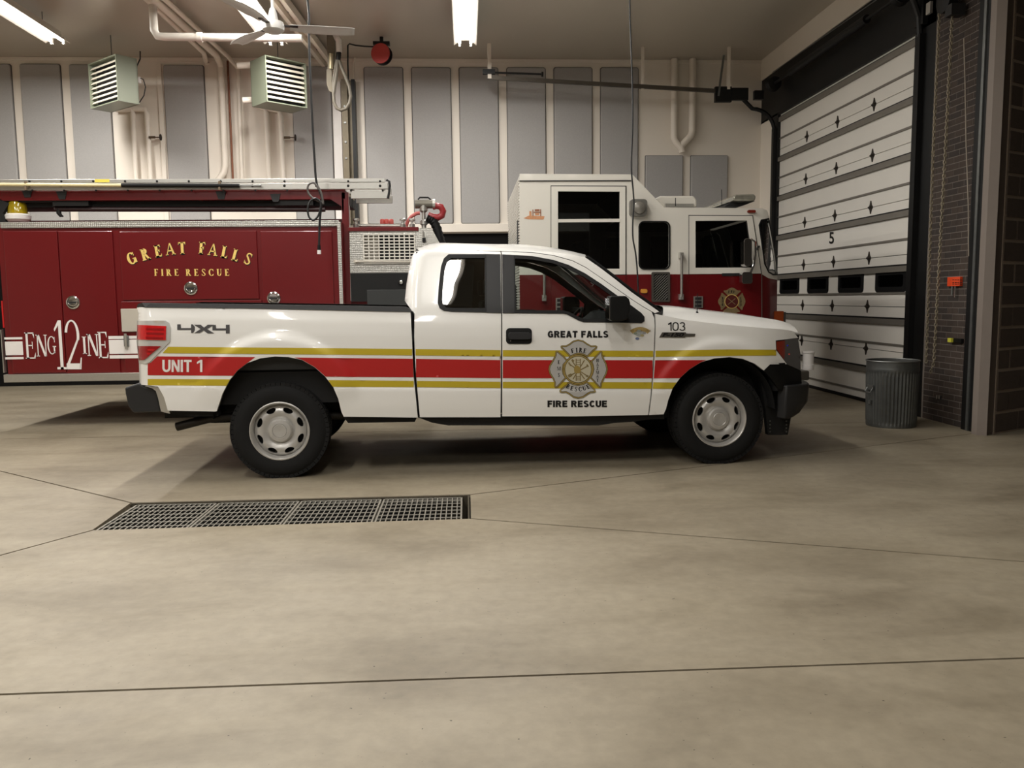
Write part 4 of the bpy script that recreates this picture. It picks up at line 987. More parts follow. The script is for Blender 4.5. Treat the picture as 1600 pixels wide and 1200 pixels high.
# ---- livery
def tdecal(poly, name, mat, off=.0034, step=4, parent=truck, label=None):
    o = MB().sheet(TP, poly, step=step, off=off).build(name, mat, parent, local=True, smooth=50)
    if label: o['label'] = label
    return o
def strip(top, bot, x0, x1):
    n = max(2, int((x1 - x0) / 14)); xs_ = [lerp(x0, x1, k / n) for k in range(n + 1)]
    return [(x, interp(top, x)) for x in xs_] + [(x, interp(bot, x)) for x in xs_[::-1]]
Y1t = [(250, 541.5), (390, 543), (520, 544), (645, 545.3), (783, 547), (1020, 548), (1135, 546), (1214, 546.5)]
Y1b = [(250, 551.8), (390, 553), (520, 554), (645, 555.3), (783, 556.8), (1020, 557.6), (1135, 556), (1222, 555.5)]
R_t = [(230, 556.5), (400, 557.8), (520, 558.8), (645, 560.7), (783, 562.5), (1020, 562.8), (1100, 562.8)]
R_b = [(230, 586), (353, 587), (510, 588.5), (645, 589.3), (783, 590.8), (1020, 591), (1065, 590.6)]
Y2t = [(230, 592), (360, 592.7), (525, 594), (645, 595), (783, 596.6), (1020, 597.2), (1060, 597.8)]
Y2b = [(230, 602.6), (350, 603.2), (525, 604.4), (645, 604.8), (783, 606.2), (1020, 607.3), (1052, 607.6)]
# yellow upper
tdecal([(263, 541.7)] + strip(Y1t, Y1b, 264, 644)[:-1] + [(254, 551.8)], 'yellow_stripe', STRIPE_YEL)
tdecal(strip(Y1t, Y1b, 649.3, 782), 'yellow_stripe', STRIPE_YEL)
tdecal(strip(Y1t, Y1b, 785.5, 1020.5), 'yellow_stripe', STRIPE_YEL)
tdecal(strip(Y1t, Y1b, 1024, 1212.5) , 'yellow_stripe', STRIPE_YEL)
# red
tdecal([(246, 556.8), (399, 558), (386, 567.3), (371, 578.8), (364.5, 587), (231, 586), (231, 568.5), (236, 566.5)], 'red_stripe', STRIPE_RED)
tdecal([(460, 558.6), (645, 560.7), (646.2, 589.3), (508.8, 588.4), (492.5, 573.8), (472, 562)], 'red_stripe', STRIPE_RED)
tdecal(strip(R_t, R_b, 650, 782), 'red_stripe', STRIPE_RED)
tdecal(strip(R_t, R_b, 785.5, 1019.5), 'red_stripe', STRIPE_RED)
tdecal([(1023.5, 562.8), (1104, 562.6), (1095, 565.7), (1076.4, 577.2), (1062.5, 590.2), (1061.7, 590.8), (1021.3, 591)], 'red_stripe', STRIPE_RED)
# yellow lower
tdecal([(231, 592), (359.6, 592.7), (354, 602.7), (231, 602)], 'yellow_stripe', STRIPE_YEL)
tdecal([(512.7, 593.9)] + strip(Y2t, Y2b, 514, 646.5)[:-1] + [(520, 604.2)], 'yellow_stripe', STRIPE_YEL)
tdecal(strip(Y2t, Y2b, 651.5, 782), 'yellow_stripe', STRIPE_YEL)
tdecal(strip(Y2t, Y2b, 785.5, 1018), 'yellow_stripe', STRIPE_YEL)
tdecal([(1020.5, 597.2), (1057, 597.6), (1051, 606.4), (1050.7, 607.4), (1019.5, 607.3)], 'yellow_stripe', STRIPE_YEL)
def ttext(txt, x0, yb, x1, yt, mat, name='lettering', off=.004, bold=.03, shear=0, serif=False, slope=0.0, parent=truck, gap=.1):
    P_, W_ = serif_polys(txt, gap, t=.24, h=.10) if serif else block_polys(txt, t=bold) if not shear else sans_polys(txt, shear, bold)
    n_ = len(txt.split()); cut = []
    if n_ > 1 and not serif and not shear:
        k_ = len(txt.split()[0]); u_ = block_polys(txt[:k_] + ' ', t=bold)[1]
        cut = [[p for p in P_ if p[0][0] < u_], [p for p in P_ if p[0][0] >= u_]]
    for g_ in (cut or [P_]): o = put_text(MB(), TP, g_, W_, x0, yb, x1, yt, off, slope).build(name, mat, parent, local=True)
    return o
ttext('GREAT FALLS', 855.6, 527.5, 950.3, 517, LBLACK, bold=.29)
ttext('FIRE RESCUE', 855.3, 636, 948.2, 625.8, LBLACK, bold=.29)
ttext('UNIT 1', 254, 581.2, 316.5, 562, LWHITE, bold=.22, off=.0065)
ttext('103', 1043.6, 516.8, 1070.6, 503.3, LBLACK, bold=.15)
sh_ = lambda pts: [(180 + x / 5.455, 470 + y / 5.455) for x, y in pts]
mb = MB()
for pl_ in ([(530, 200), (560, 200), (563, 232), (648, 232), (648, 200), (662, 200), (680, 222), (680, 250), (664, 275), (648, 275), (648, 248), (530, 248)],
            [(672, 204), (730, 204), (758, 228), (790, 204), (848, 204), (785, 240), (846, 278), (788, 278), (756, 253), (722, 274), (674, 276), (728, 240)],
            [(830, 212), (858, 204), (862, 235), (944, 235), (944, 204), (976, 204), (976, 278), (944, 278), (944, 252), (830, 252)]):
    MB().sheet(TP, sh_(pl_), off=.004, step=5).build('lettering', M('charcoal_vinyl', (62, 60, 60), .5), truck, local=True)
# model badge on the fender
bd = MB().sheet(TP, [(1030, 527), (1034.5, 519.2), (1071, 519.2), (1071.5, 521), (1086, 521.5), (1085, 525.5), (1070.5, 526), (1069.5, 527.4)], off=.008, back=(0, .008, 0)).build('fender_badge', M('badge_grey', (120, 116, 108), .3, .7), truck, local=True)
ttext('F-150', 1034, 526, 1068.5, 520, LBLACK, off=.0105, bold=.05, shear=.3, parent=bd)
# ---- maltese cross on the door
GREYV = M('silver_vinyl', (182, 181, 178), .45, .15, var=.03); GOLDV = M('old_gold_vinyl', (164, 142, 78), .45, .2, var=.05)
em = tdecal(circ(903, 577.2, 23.4, 32), 'emblem', LBLACK, off=.005, step=4); em['label'] = 'silver and gold maltese cross emblem'
def edecal(poly, name, mat, off): return MB().sheet(TP, poly, off=off + .003, step=2.2).build(name, mat, em, local=True)
K = lambda pts: [(840 + x / 7.273, 500 + y / 7.273) for x, y in pts]
lobes = [
    K([(372, 425), (300, 352), (262, 318), (258, 296), (275, 288), (320, 288), (352, 272), (400, 236), (458, 220), (520, 234), (572, 270), (610, 290), (660, 288), (678, 300), (672, 322), (630, 356), (562, 425), (515, 398), (465, 390), (420, 398)]),
    K([(345, 462), (300, 410), (228, 352), (205, 350), (198, 375), (196, 400), (165, 460), (128, 520), (120, 560), (132, 610), (170, 670), (188, 715), (186, 755), (200, 772), (228, 765), (330, 655), (300, 610), (290, 560), (300, 510)]),
    K([(600, 468), (650, 415), (700, 362), (720, 350), (734, 362), (736, 395), (755, 440), (785, 500), (797, 560), (785, 610), (750, 680), (730, 720), (728, 755), (715, 772), (695, 768), (590, 655), (612, 610), (624, 560), (616, 510)]),
    K([(365, 700), (300, 750), (255, 785), (245, 800), (250, 822), (280, 828), (320, 825), (365, 852), (400, 880), (458, 894), (520, 880), (570, 845), (600, 826), (640, 826), (662, 815), (655, 790), (630, 765), (562, 695), (510, 720), (458, 730), (410, 722)])]
for lp in lobes:
    edecal(lp, 'emblem_lobe', LBLACK, .0034); edecal(inset(lp, .45), 'emblem_lobe', GOLDV, .0040)
    edecal(inset(lp, 1.9), 'emblem_lobe', LBLACK, .0046); edecal(inset(lp, 2.5), 'emblem_lobe', GREYV, .0052)
edecal(circ(903, 577.2, 22.8, 32), 'emblem_ring', GOLDV, .0058); edecal(circ(903, 577.2, 20.9, 32), 'emblem_ring', LBLACK, .0064); edecal(circ(903, 577.2, 20.2, 32), 'emblem_disc', M('pale_gold_vinyl', (190, 184, 160), .5), .0070)
TOOL = M('bronze_vinyl', (128, 112, 74), .5)
mb = MB()
def seg(ax_, ay_, bx, by, w, off=.0108):
    d = Vector((bx - ax_, by - ay_)).normalized(); n_ = Vector((-d.y, d.x)) * w / 2
    mb.sheet(TP, K([(ax_ + n_.x, ay_ + n_.y), (bx + n_.x, by + n_.y), (bx - n_.x, by - n_.y), (ax_ - n_.x, ay_ - n_.y)]), off=off)
for x in (435, 482): seg(x, 440, x, 690, 10)
for y in (455, 480, 505, 640, 660, 680): seg(435, y, 482, y, 7)
seg(390, 465, 530, 670, 12); seg(350, 495, 560, 635, 12); seg(530, 455, 400, 670, 12); seg(570, 520, 350, 640, 14); seg(545, 630, 575, 640, 22); seg(345, 640, 385, 620, 34); seg(350, 480, 375, 520, 16); seg(385, 450, 410, 470, 22)
seg(555, 505, 575, 530, 16)
mb.build('emblem_tools', TOOL, em, local=True)
mb = MB(); mb.sheet(TP, K([(410, 545), (425, 520), (455, 515), (480, 540), (488, 580), (470, 605), (430, 605), (412, 585)]), off=.0116)
mb.build('emblem_helmet', GOLDV, em, local=True)
def etext(txt, x0, yb, x1, yt, **k): return ttext(txt, x0, yb, x1, yt, LBLACK, 'emblem_lettering', off=.0094, serif=True, parent=em, **k)
def earc(txt, cx, cy, r, a0, a1, hgt, up=True):
    m_ = MB(); n = len(txt)
    for i, c_ in enumerate(txt):
        a = math.radians(lerp(a0, a1, i / (n - 1))); g, w = serif_glyph(c_, t=.24, h=.10)
        for pl_ in g:
            vs = []
            for u, v in pl_:
                uu = (u - w / 2) * hgt; vv = v * hgt
                if up: px = cx + (r + vv) * math.sin(a) + uu * math.cos(a); py = cy - (r + vv) * math.cos(a) + uu * math.sin(a)
                else: px = cx + (r - vv) * math.sin(a) + uu * math.cos(a); py = cy + (r - vv) * math.cos(a) - uu * math.sin(a)
                vs.append(TP(px, py, .0094))
            m_.add(vs, [tuple(range(len(vs)))])
    return m_.build('emblem_lettering', LBLACK, em, local=True)
earc('FIRE', 904, 590, 39.5, -13, 13, 7.2)
earc('RESCUE', 903, 577, 34.5, -30, 30, 7.0, up=False)
for c_, y in zip('EMS', (568.6, 578.6, 588.6)):
    w_ = serif_glyph(c_)[1] * 5.6; etext(c_, 873 - w_ / 2, y, 873 + w_ / 2, y - 5.8)
for k, c_ in enumerate('HAZMAT'):
    y = 565.5 + k * 6.2; w_ = serif_glyph(c_)[1] * 4.6; etext(c_, 933.2 - w_ / 2, y, 933.2 + w_ / 2, y - 5)
# ---- small city seal ahead of the mirror
cs_ = MB()
for pl_ in arcb(1000, 538, 26, 27, 7, 6, 52, 128, 10): cs_.sheet(TP, [(x, 2 * 538 - y) for x, y in pl_], off=.003)
sl = cs_.build('city_seal', M('seal_gold', (176, 152, 96), .5, var=.4, scale=120), truck, local=True); sl['label'] = 'small gold blue and green city seal'
for cx_, cy_, rx_, c_, nm in ((999, 521.5, 7, (168, 172, 170), 'grey'), (992.5, 521, 3, (128, 140, 120), 'green'), (1006.5, 520, 3, (150, 150, 150), 'silver'), (995.6, 529, 3.2, (104, 116, 150), 'blue'), (998, 517, 3.2, (150, 156, 150), 'sage'), (1003, 524, 3, (176, 164, 120), 'sand')):
    MB().sheet(TP, [(cx_ + rx_ * math.cos(t), cy_ + rx_ * .62 * math.sin(t)) for t in [2 * math.pi * k / 10 for k in range(10)]], off=.0036 if nm == 'grey' else .0044).build('seal_patch', M('seal_' + nm, c_, .5, var=.3, scale=150), sl, local=True)
pt = put_text(MB(), TP, *serif_polys('CITY OF GREAT FALLS', .12, t=.12), 986, 518, 1017, 515.2, .0042); pt.build('seal_lettering', M('seal_brown', (112, 90, 50), .5), sl, local=True)

# ================================================================== FIRE ENGINE
YE = 9.8; YF = 12.25
def EP(px, py, off=0.0): return onY(px, py, YE - off)
BK = (0, .05, 0)
xl = EP(3, 450).x; xfr = EP(1222, 450).x
eng = thing('fire_engine', 'red fire engine with white cab parked behind the pickup', 'fire engine', ((xl + xfr) / 2, (YE + YF) / 2, 0))
def wrect(a, b, off0, off1, name, mat, parent=eng, **k):
    p, q = EP(*a), EP(*b)
    if b[0] - a[0] > 300: q.z = EP(a[0], b[1]).z
    return MB().box((p.x, YE - off1, q.z), (q.x, YE - off0, p.z)).build(name, mat, parent, **k)
zb0 = EP(100, 594).z; zb1 = EP(300, 346).z; xb_r = EP(536, 400).x
body = MB().box((xl, YE, zb0), (xb_r, YF, zb1 - .02)).build('body', RED, eng)
def edoor(a, b, name='compartment_door', mat=RED, off=.018):
    return wrect(a, b, 0, off, name, mat, eng, bevel=.006)
d1 = edoor((5.5, 361.5), (104.6, 582)); d2 = edoor((91.6, 361.5), (189.2, 582)); d3 = edoor((187, 362), (405.5, 467)); d4 = edoor((407.3, 361.5), (526, 582)); d5 = edoor((190, 471), (414, 582))
def rlatch(px, py, par):
    p = EP(px, py, .018)
    l = MB().lathe([(.074, 0), (.076, -.012), (.062, -.016), (.058, -.006), (.035, -.003), (.001, -.003)], p, 'Y', 24, cap=False).build('latch', CHROME, par, smooth=30, fixn=True)
    MB().tube([p + Vector((.05 * math.cos(t), -.016, .05 * math.sin(t) * .7)) for t in [math.pi + math.pi * k / 10 for k in range(11)]], .009, 8).build('latch_ring', CHROME, l, smooth=True)
    MB().box(p + Vector((-.052, -.016, -.010)), p + Vector((.052, -.002, .008))).build('latch_bar', GREYPL, l)
rlatch(114.5, 472.5, d2); rlatch(298.5, 450.5, d3); rlatch(428, 466, d4)
wrect((190.7, 482.5), (290, 517), .018, .045, 'outlet_panel', M('pale_grey_panel', (186, 180, 168), .4), eng, bevel=.006)
lt = wrect((195.3, 524), (203.5, 541), .018, .05, 'toggle_latch', GALV, eng, bevel=.006)
wrect((197, 521), (202, 545), .05, .06, 'latch_tongue', ALU, lt)
wrect((9, 585), (540, 597), -.02, .05, 'rub_rail', ALU, eng, bevel=.004)
wrect((2, 347.5), (530, 356.5), 0, .022, 'plate_trim', PLATE, eng)
wrect((4, 340.5), (536, 347.5), -.6, -.34, 'body_top_lip', DKRED, eng)
MB().box((EP(529, 400).x, YE - .03, EP(529, 580).z), (EP(534.5, 400).x, YE + .1, EP(529, 347).z)).build('corner_plate', PLATE, eng)
wrect((2.5, 515), (9, 582), -.02, .03, 'rear_step_guard', ALU, eng)
wrect((1.5, 470), (7, 512), -.2, .0, 'rear_marker', M('bright_red_panel', (186, 26, 26), .4), eng)
# white engine band and lettering
def estrip(a, b, nm='white_band'):
    x0, x1 = EP(*a).x, EP(*b).x; return MB().box((x0, YE - .0205, EP(*b).z), (x1, YE - .0185, EP(*a).z)).build(nm, LWHITE, eng)
for a, b in (((8, 527), (36.5, 530)), ((9, 533.6), (38, 554.6)), ((9.6, 558), (38.5, 561)), ((170.4, 525), (300, 528)), ((170.9, 531), (300, 551)), ((172.3, 555), (300, 558.3))): estrip(a, b)
def etx(polys, W, x0, yb, x1, yt, mat, off=.022, lean=.065, nm='lettering', mb_=None):
    f = lambda px, py, o: EP(px + lean * (py - yb), py, o)
    m_ = put_text(mb_ or MB(), f, polys, W, x0, yb, x1, yt, off)
    return m_ if mb_ else m_.build(nm, mat, eng)
m_ = MB(); m_.v = []; acc = MB()
for c_, a, b in (('E', (40.5, 519.5), (56.5, 560.4)), ('N', (57.5, 523), (75, 556.9)), ('G', (75, 525.5), (88.5, 553.4)), ('1', (88, 500.5), (105, 577)), ('2', (104.5, 500.5), (129, 577)), ('I', (129.5, 526), (136, 553)), ('N', (137, 522), (155.5, 556)), ('E', (154.5, 518.4), (170, 559.5))):
    g, w = serif_glyph(c_, t=.13 if c_ in 'ENGI' else .12, h=.045); us = [u for p in g for u, v in p]; u0, u1 = min(us), max(us)
    g = [[(u - u0, v) for u, v in p] for p in g]
    f = lambda px, py, o, yb=b[1]: EP(px + .065 * (py - yb), py, o)
    put_text(MB(), f, g, u1 - u0, a[0], b[1], b[0], a[1], .022).build('lettering', LWHITE, eng)
def arc_letters(off, dx, dy, mat):
  for half_ in (0, 1):
    m_ = MB()
    for c_, cx, cy, rot in (('G', 205.5, 403.5, -21), ('R', 227, 397, -16), ('E', 247, 392, -11), ('A', 266, 389, -7), ('T', 284, 387.5, -3), ('F', 316, 387.3, 3), ('A', 333, 390, 7), ('L', 351.5, 393.5, 11), ('L', 368.5, 398.5, 15), ('S', 388, 404.3, 20))[half_ * 5:half_ * 5 + 5]:
        g, w = serif_glyph(c_, t=.25, h=.10); a = math.radians(rot); hh = 18.6
        for pl_ in g:
            vs = []
            for u, v in pl_:
                uu = (u - w / 2) * hh * .92; vv = -(v - .5) * hh
                vs.append(EP(cx + dx + uu * math.cos(a) - vv * math.sin(a), cy + dy + uu * math.sin(a) + vv * math.cos(a), off))
            m_.add(vs, [tuple(range(len(vs)))])
    m_.build('lettering', mat, d3)
arc_letters(.020, 1.0, 1.4, LBLACK); arc_letters(.0225, 0, 0, GOLD)
for w__, x0__, x1__ in (('FIRE', 241.3, 279.5), ('RESCUE', 290.5, 358.5)):
    P_, W_ = serif_polys(w__, .42, t=.22); etx(P_, W_, x0__, 431, x1__, 420.3, GOLD, off=.0215, lean=.05)
# ladder rack
yk = YE + .08
def tb(a, b, y0, y1, name, mat, parent=eng, **k):
    p, q = onY(a[0], a[1], y0), onY(b[0], b[1], y0); return MB().box((p.x, y0, q.z), (q.x, y1, p.z)).build(name, mat, parent, **k)
rk = tb((-40, 298), (540, 311.5), yk, yk + .10, 'ladder_rack_beam', RED, bevel=.006)
MB().box((onY(536, 400, yk).x, yk, 1.2), (onY(547, 400, yk).x, yk + .12, onY(540, 300, yk).z)).build('ladder_rack_post', RED, eng, bevel=.006)
a = onY(516, 311, yk); b = onY(537, 311, yk); c = onY(537, 336, yk)
MB().prism([a, b, c, onY(533, 322, yk)], (0, .08, 0)).build('rack_gusset', DKRED, eng, fixn=True)
a = onY(0, 312, yk); b = onY(545, 320, yk)
MB().box((a.x - .4, yk + .1, b.z), (b.x, yk + .6, a.z + .03)).build('rack_shade', DARK, eng)  # dark box stands in for the shadow under the rack beam
for px, py in ((42, 300), (96, 303), (345, 303), (430, 307)):
    p = onY(px, py, yk - .01)
    MB().prism([p + Vector(v) for v in ((-.06, 0, .03), (.06, 0, .03), (.035, 0, -.06), (-.03, 0, -.06))], (0, .03, 0)).build('rack_bracket', GREYPL, eng, fixn=True)
mb = MB()
for a, b in (((0, 312), (140, 316)), ((84, 316), (140, 322)), ((430, 312), (490, 321)),):
    p, q = onY(*a, yk + .05), onY(*b, yk + .05); mb.box((p.x, yk + .02, q.z), (q.x, yk + .12, p.z))
mb.build('rack_linkage', DARK, eng, kind='stuff')
pr = onY(0, 312, yk); MB().prism([onY(-6, 308, yk), onY(14, 318, yk), onY(4, 333, yk), onY(9, 346, yk), onY(-6, 350, yk)], (0, .06, 0)).build('rear_bracket', DARK, eng, fixn=True)
# beacon
bp = onY(29, 347, YE + .17); sc_ = 1
bc = MB().lathe([(.10, 0), (.13, .03), (.135, .075), (.11, .092), (.0, .093)], bp, 'Z', 24).build('beacon', LWHITE, eng, smooth=35)
MB().lathe([(.108, .090), (.108, .105), (.104, .106), (.098, .2), (.085, .226), (.001, .23)], bp, 'Z', 24, cap=False).build('beacon_dome', M('amber_dome', (150, 128, 20), .15, var=.6, scale=18, coat=.8), bc, smooth=35)
# ---- pump panel
PX = [(546, 361), (650, 359.5), (658, 356), (674, 356), (686.5, 379), (694, 400), (694, 470), (548, 470)]
MB().sheet(EP, PX, [[(567.8, 367), (648.5, 367), (648.5, 410.5), (567.8, 410.5)]], off=0, back=(0, .1, 0)).build('pump_panel', PLATE, eng)
wrect((544, 355.5), (654, 360.8), -.3, .02, 'pump_top_trim', RED, eng, bevel=.005)
grl = MB(); A = EP(567.8, 367); B = EP(648.5, 410.5)
for k in range(11):
    x = lerp(A.x, B.x, k / 10); grl.box((x - .0065, YE - .012, B.z), (x + .0065, YE, A.z))
for k in range(10):
    z = lerp(B.z, A.z, k / 9); grl.box((A.x, YE - .014, z - .0065), (B.x, YE - .002, z + .0065))
grl.build('pump_grille', ENGWHITE, eng)
MB().box((A.x - .05, YE + .25, B.z - .05), (B.x + .05, YE + .3, A.z + .05)).build('grille_backing', DARK, eng)
MB().box((A.x - .02, YE + .12, B.z), (lerp(A.x, B.x, .27), YE + .16, A.z)).build('grille_insert', M('cream_box', (206, 200, 186), .5), eng)
p, q = EP(555, 408.5, .05), EP(642, 408.8, .05); MB().tube([p, q], .013, 10).lathe([(.022, 0), (.022, .05)], p, 'Y', 12).lathe([(.022, 0), (.022, .05)], q, 'Y', 12).build('pump_handrail', M('satin_rail', (214, 208, 196), .3, .6), eng, smooth=True)
wrect((547.5, 427), (690, 470), 0, .012, 'control_panel', STEELDK, eng)
wrect((573.5, 453), (660, 490), .012, .022, 'control_frame', M('control_grey', (60, 62, 62), .4, .3), eng, bevel=.004)
p = EP(627, 441, .012); MB().lathe([(.03, 0), (.036, -.02), (.022, -.05), (.001, -.055)], p, 'Y', 14, cap=False).build('control_knob', CHROME, eng, smooth=True)
mb = MB(); p, q = onY(561, 352.5, YE + .25), onY(626, 353, YE + .25); mb.tube([p, q], .022, 10); mb.build('deck_pipe', ALU, eng, smooth=True)
for px in (556.6, 629.7, 644):
    p = onY(px, 356, YE + .2); MB().lathe([(.035, 0), (.035, .04), (.018, .05), (.018, .075), (.038, .085), (.038, .105), (.03, .11)], p, 'Z', 12).build('valve_knob', ALU, eng, smooth=30)
for px in (597.5, 604, 611.5):
    p = onY(px, 350, YE + .5); MB().lathe([(.028, 0), (.028, .045), (.02, .06), (.001, .062)], p, 'Z', 12).build('red_cap', M('red_cap', (206, 92, 84), .5), eng, smooth=30)
# deck gun
YG = YE + .35
def gp_(x, y): return onY(x, y, YG)
dg = MB().tube([gp_(648.5, 319), gp_(678, 319)], .052, 16).build('deck_gun', M('gun_metal', (120, 116, 106), .4, .6), eng, smooth=True)
MB().tube([gp_(676, 319), gp_(680, 319)], .06, 16).build('gun_ring', ALU, dg, smooth=True)
MB().tube([gp_(653, 312), gp_(656, 308.5), gp_(669, 308.5), gp_(673, 312)], .010, 8).build('gun_handle', BLACKPL, dg, smooth=True)
MB().lathe([(.05, .12), (.05, .04), (.022, .02), (.022, -.06), (.045, -.075), (.045, -.12), (.03, -.13), (.03, -.19), (.04, -.2)], gp_(662, 335), 'Z', 14).build('gun_neck', ALU, dg, smooth=30)
hose = M('red_hose', (150, 40, 44), .35, var=.1)
MB().tube([gp_(*p) for p in ((676, 323), (682, 321.5), (689, 323.5), (692.5, 330), (690.5, 337), (684, 340), (676, 339), (669, 336))], .040, 12).build('deck_hose', hose, eng, smooth=True)
MB().tube([gp_(*p) for p in ((634.5, 354), (637, 346), (643, 338), (651, 333.5), (656, 333))], .022, 10).build('deck_hose', M('pink_hose', (190, 96, 92), .5), eng, smooth=True)
rr_ = []; pts_ = []
for k in range(19):
    t = k / 18; px = interp([(0, 667), (.35, 677), (.6, 683), (1, 690)], t); py = interp([(0, 340), (.35, 345), (.6, 357), (1, 384)], t)
    pts_.append(gp_(px, py)); rr_.append(.058 if k % 2 else .050)
MB().tube(pts_, rr_, 12).build('suction_hose', BLACKPL, eng, smooth=True)
p = gp_(660.6, 362); 
MB().tube([EP(661, 361, .02), EP(662.5, 370, .02)], .008, 8).build('tag_wire', ALU, eng); wrect((660, 372), (665, 378), 0, .03, 'wire_plug', BLACKPL, eng)
# ---- cab
XB = EP(812, 350).x; XC_ = EP(1186, 400).x
def EPc(px, py, off=0.0):
    p = EP(px, py, off); d = p.x - XC_
    if d > 0: p = Vector((p.x, p.y + .42 * (d / .33) ** 2.0 * .5, p.z))
    return p
crew = [(872, 299), (968.5, 299.5), (968.5, 420), (872, 420)]
w2o = rrect(997.8, 345.2, 1047.5, 421.3, 9); w2 = inset(w2o, 2.0)
w3 = [(1086.8, 345), (1168, 344.5), (1178, 418), (1086.8, 418.3)]
ws_ = [(1187.5, 352), (1190.5, 345), (1201.5, 342.8), (1206, 362), (1216, 402), (1221, 427), (1212, 427.5), (1203.3, 424), (1196.5, 412)]
white = [(812, 271.5), (988, 272.5), (1037.5, 324), (1191, 325.5), (1199, 328.5), (1201.5, 333), (1202, 345), (1208, 370), (1217, 402), (1223, 430), (1223, 437), (1202, 434.5), (1190, 428), (812, 429.5)]
cabm = MB().sheet(EPc, white, [crew, w2, w3, ws_], step=12, back=BK)
cabs = cabm.build('cab_side', ENGWHITE, eng, smooth=40)
red_poly = [(812, 429.5), (1190, 428), (1202, 434.5), (1222.5, 437), (1221.5, 590), (1120, 595), (1110, 560), (1070, 525), (1030, 515), (990, 525), (955, 560), (945, 597), (813, 600)]
MB().sheet(EPc, red_poly, step=14, back=BK).build('cab_side_lower', RED, eng, smooth=40)
def far(mb_):
    o = MB(); o.v = [Vector((v.x, YE + YF - v.y, v.z)) for v in mb_.v]; o.f = [f[::-1] for f in mb_.f]; return o
far(cabm).build('cab_side', ENGWHITE, eng, smooth=40)
far(MB().sheet(EPc, red_poly, step=14, back=BK)).build('cab_side_lower', RED, eng, smooth=40)
# proud door panels and grooves
GROOVE = M('seam_black', (30, 27, 25), .7)
cdr = MB().sheet(EP, [(861.5, 291), (977.5, 291.5), (977.5, 429), (861.5, 429.5)], [crew], off=.014, back=(0, .014, 0)).build('crew_door', ENGWHITE, eng, bevel=.004)
MB().sheet(EP, [(860.3, 289.8), (978.8, 290.3), (978.8, 429.8), (860.3, 429.8)], [[(861.7, 291.2), (977.3, 291.7), (977.3, 429), (861.7, 429.3)]], off=.006).build('door_seal', GROOVE, cdr)
MB().sheet(EP, [(861.5, 430.5), (977.5, 430), (977.5, 590), (861.5, 592)], off=.014, back=(0, .014, 0)).build('crew_door_lower', RED, cdr)
wrect((872, 342.5), (968.5, 347), -.02, .018, 'window_bar', ENGWHITE, cdr)
MB().box((EP(811.5, 280).x, YE - .012, EP(812, 283.6).z), (EP(986, 280).x, YE, EP(812, 282.2).z)).build('roof_groove', GROOVE, eng)
fdr = MB().sheet(EPc, [(1077, 337), (1175.5, 337.5), (1189.3, 427.3), (1077, 428.3)], [w3], off=.012, step=14, back=(0, .012, 0)).build('cab_door', ENGWHITE, eng, smooth=40)
MB().sheet(EPc, [(1075.8, 335.8), (1176.5, 336.3), (1190.6, 428), (1075.8, 428.8)], [[(1077.2, 337.2), (1175.3, 337.7), (1189.1, 427.1), (1077.2, 428.1)]], off=.005, step=14).build('door_seal', GROOVE, fdr)
MB().sheet(EPc, [(1077, 429.2), (1189.3, 428.2), (1190, 560), (1100, 565), (1078, 540)], off=.012, step=14, back=(0, .012, 0)).build('cab_door_lower', RED, fdr, smooth=40)
MB().sheet(EPc, [(1189.8, 428), (1191, 428.3), (1191.4, 560), (1190.2, 560)], off=.014).build('door_edge', ALU, fdr)
mb = MB().sheet(EP, w2o, [w2], off=.012, back=(0, .012, 0)).build('window_gasket', BLACKPL, eng)
MB().sheet(EPc, inset(ws_, -2.2), [inset(ws_, .2)], off=.006, step=8).build('windscreen_gasket', BLACKPL, eng)
for pl_, nm in ((crew, 'crew_window'), (w2, 'side_window'), (w3, 'door_window')):
    gsh = MB().sheet(EP, pl_, off=-.02); gsh.build(nm, DGLASS, eng); far(gsh).build(nm, DGLASS, eng)
gsh = MB().sheet(EPc, ws_, off=-.01, step=8); gsh.build('windscreen_side', M_glass('engine_windscreen', (.45, .5, .5)), eng, smooth=40); far(gsh).build('windscreen_side', MATS['engine_windscreen'], eng, smooth=40)
# shell: roof, back, front, inner lining
zr1 = EP(900, 272).z; zr2 = EP(1100, 325).z; xs1 = EP(988, 272.5).x; xs2 = EP(1037.5, 324).x; xs3 = EP(1199, 329).x
MB().prism([(x, YE + .04, z) for x, z in ((XB + .03, zr1 - .015), (xs1 - .02, zr1 - .015), (xs2 - .02, zr2 - .015), (xs3 - .03, zr2 - .015), (xs3 - .03, zr2 - .05), (xs2 - .02, zr2 - .05), (xs1 - .04, zr1 - .05), (XB + .03, zr1 - .05))], (0, YF - YE - .08, 0)).build('cab_roof', ENGWHITE, eng, fixn=True)
bkp = MB().box((XB, YE + .01, .62), (XB + .04, YF - .01, zr1 - .02)).build('cab_back', M('back_plate', (208, 206, 200), .35, .4), eng)
mb = MB(); z = .66; 
while z < zr1 - .04:
    mb.box((XB - .012, YE + .02, z), (XB, YF - .02, z + .018)); z += .033
mb.build('back_ribs', M('back_rib', (216, 212, 204), .35, .3), eng, kind='stuff')
mb2 = MB().box((XB - .014, YE + .10, EP(812, 385).z), (XB - .001, YE + .32, EP(812, 342).z)).build('back_slot', DARK, eng)
xf_ = EPc(1221, 440).x
MB().box((xf_ - .05, YE + .42, .6), (xf_, YF - .42, EP(1200, 432).z)).build('cab_front', RED, eng)
q0_, q1_ = EPc(1222, 432), EPc(1202, 336)
MB().add([(q0_.x, q0_.y, q0_.z), (q0_.x, YE + YF - q0_.y, q0_.z), (q1_.x, YE + YF - q1_.y, q1_.z), (q1_.x, q1_.y, q1_.z)], [(0, 1, 2, 3)]).build('windscreen', MATS['engine_windscreen'], eng)
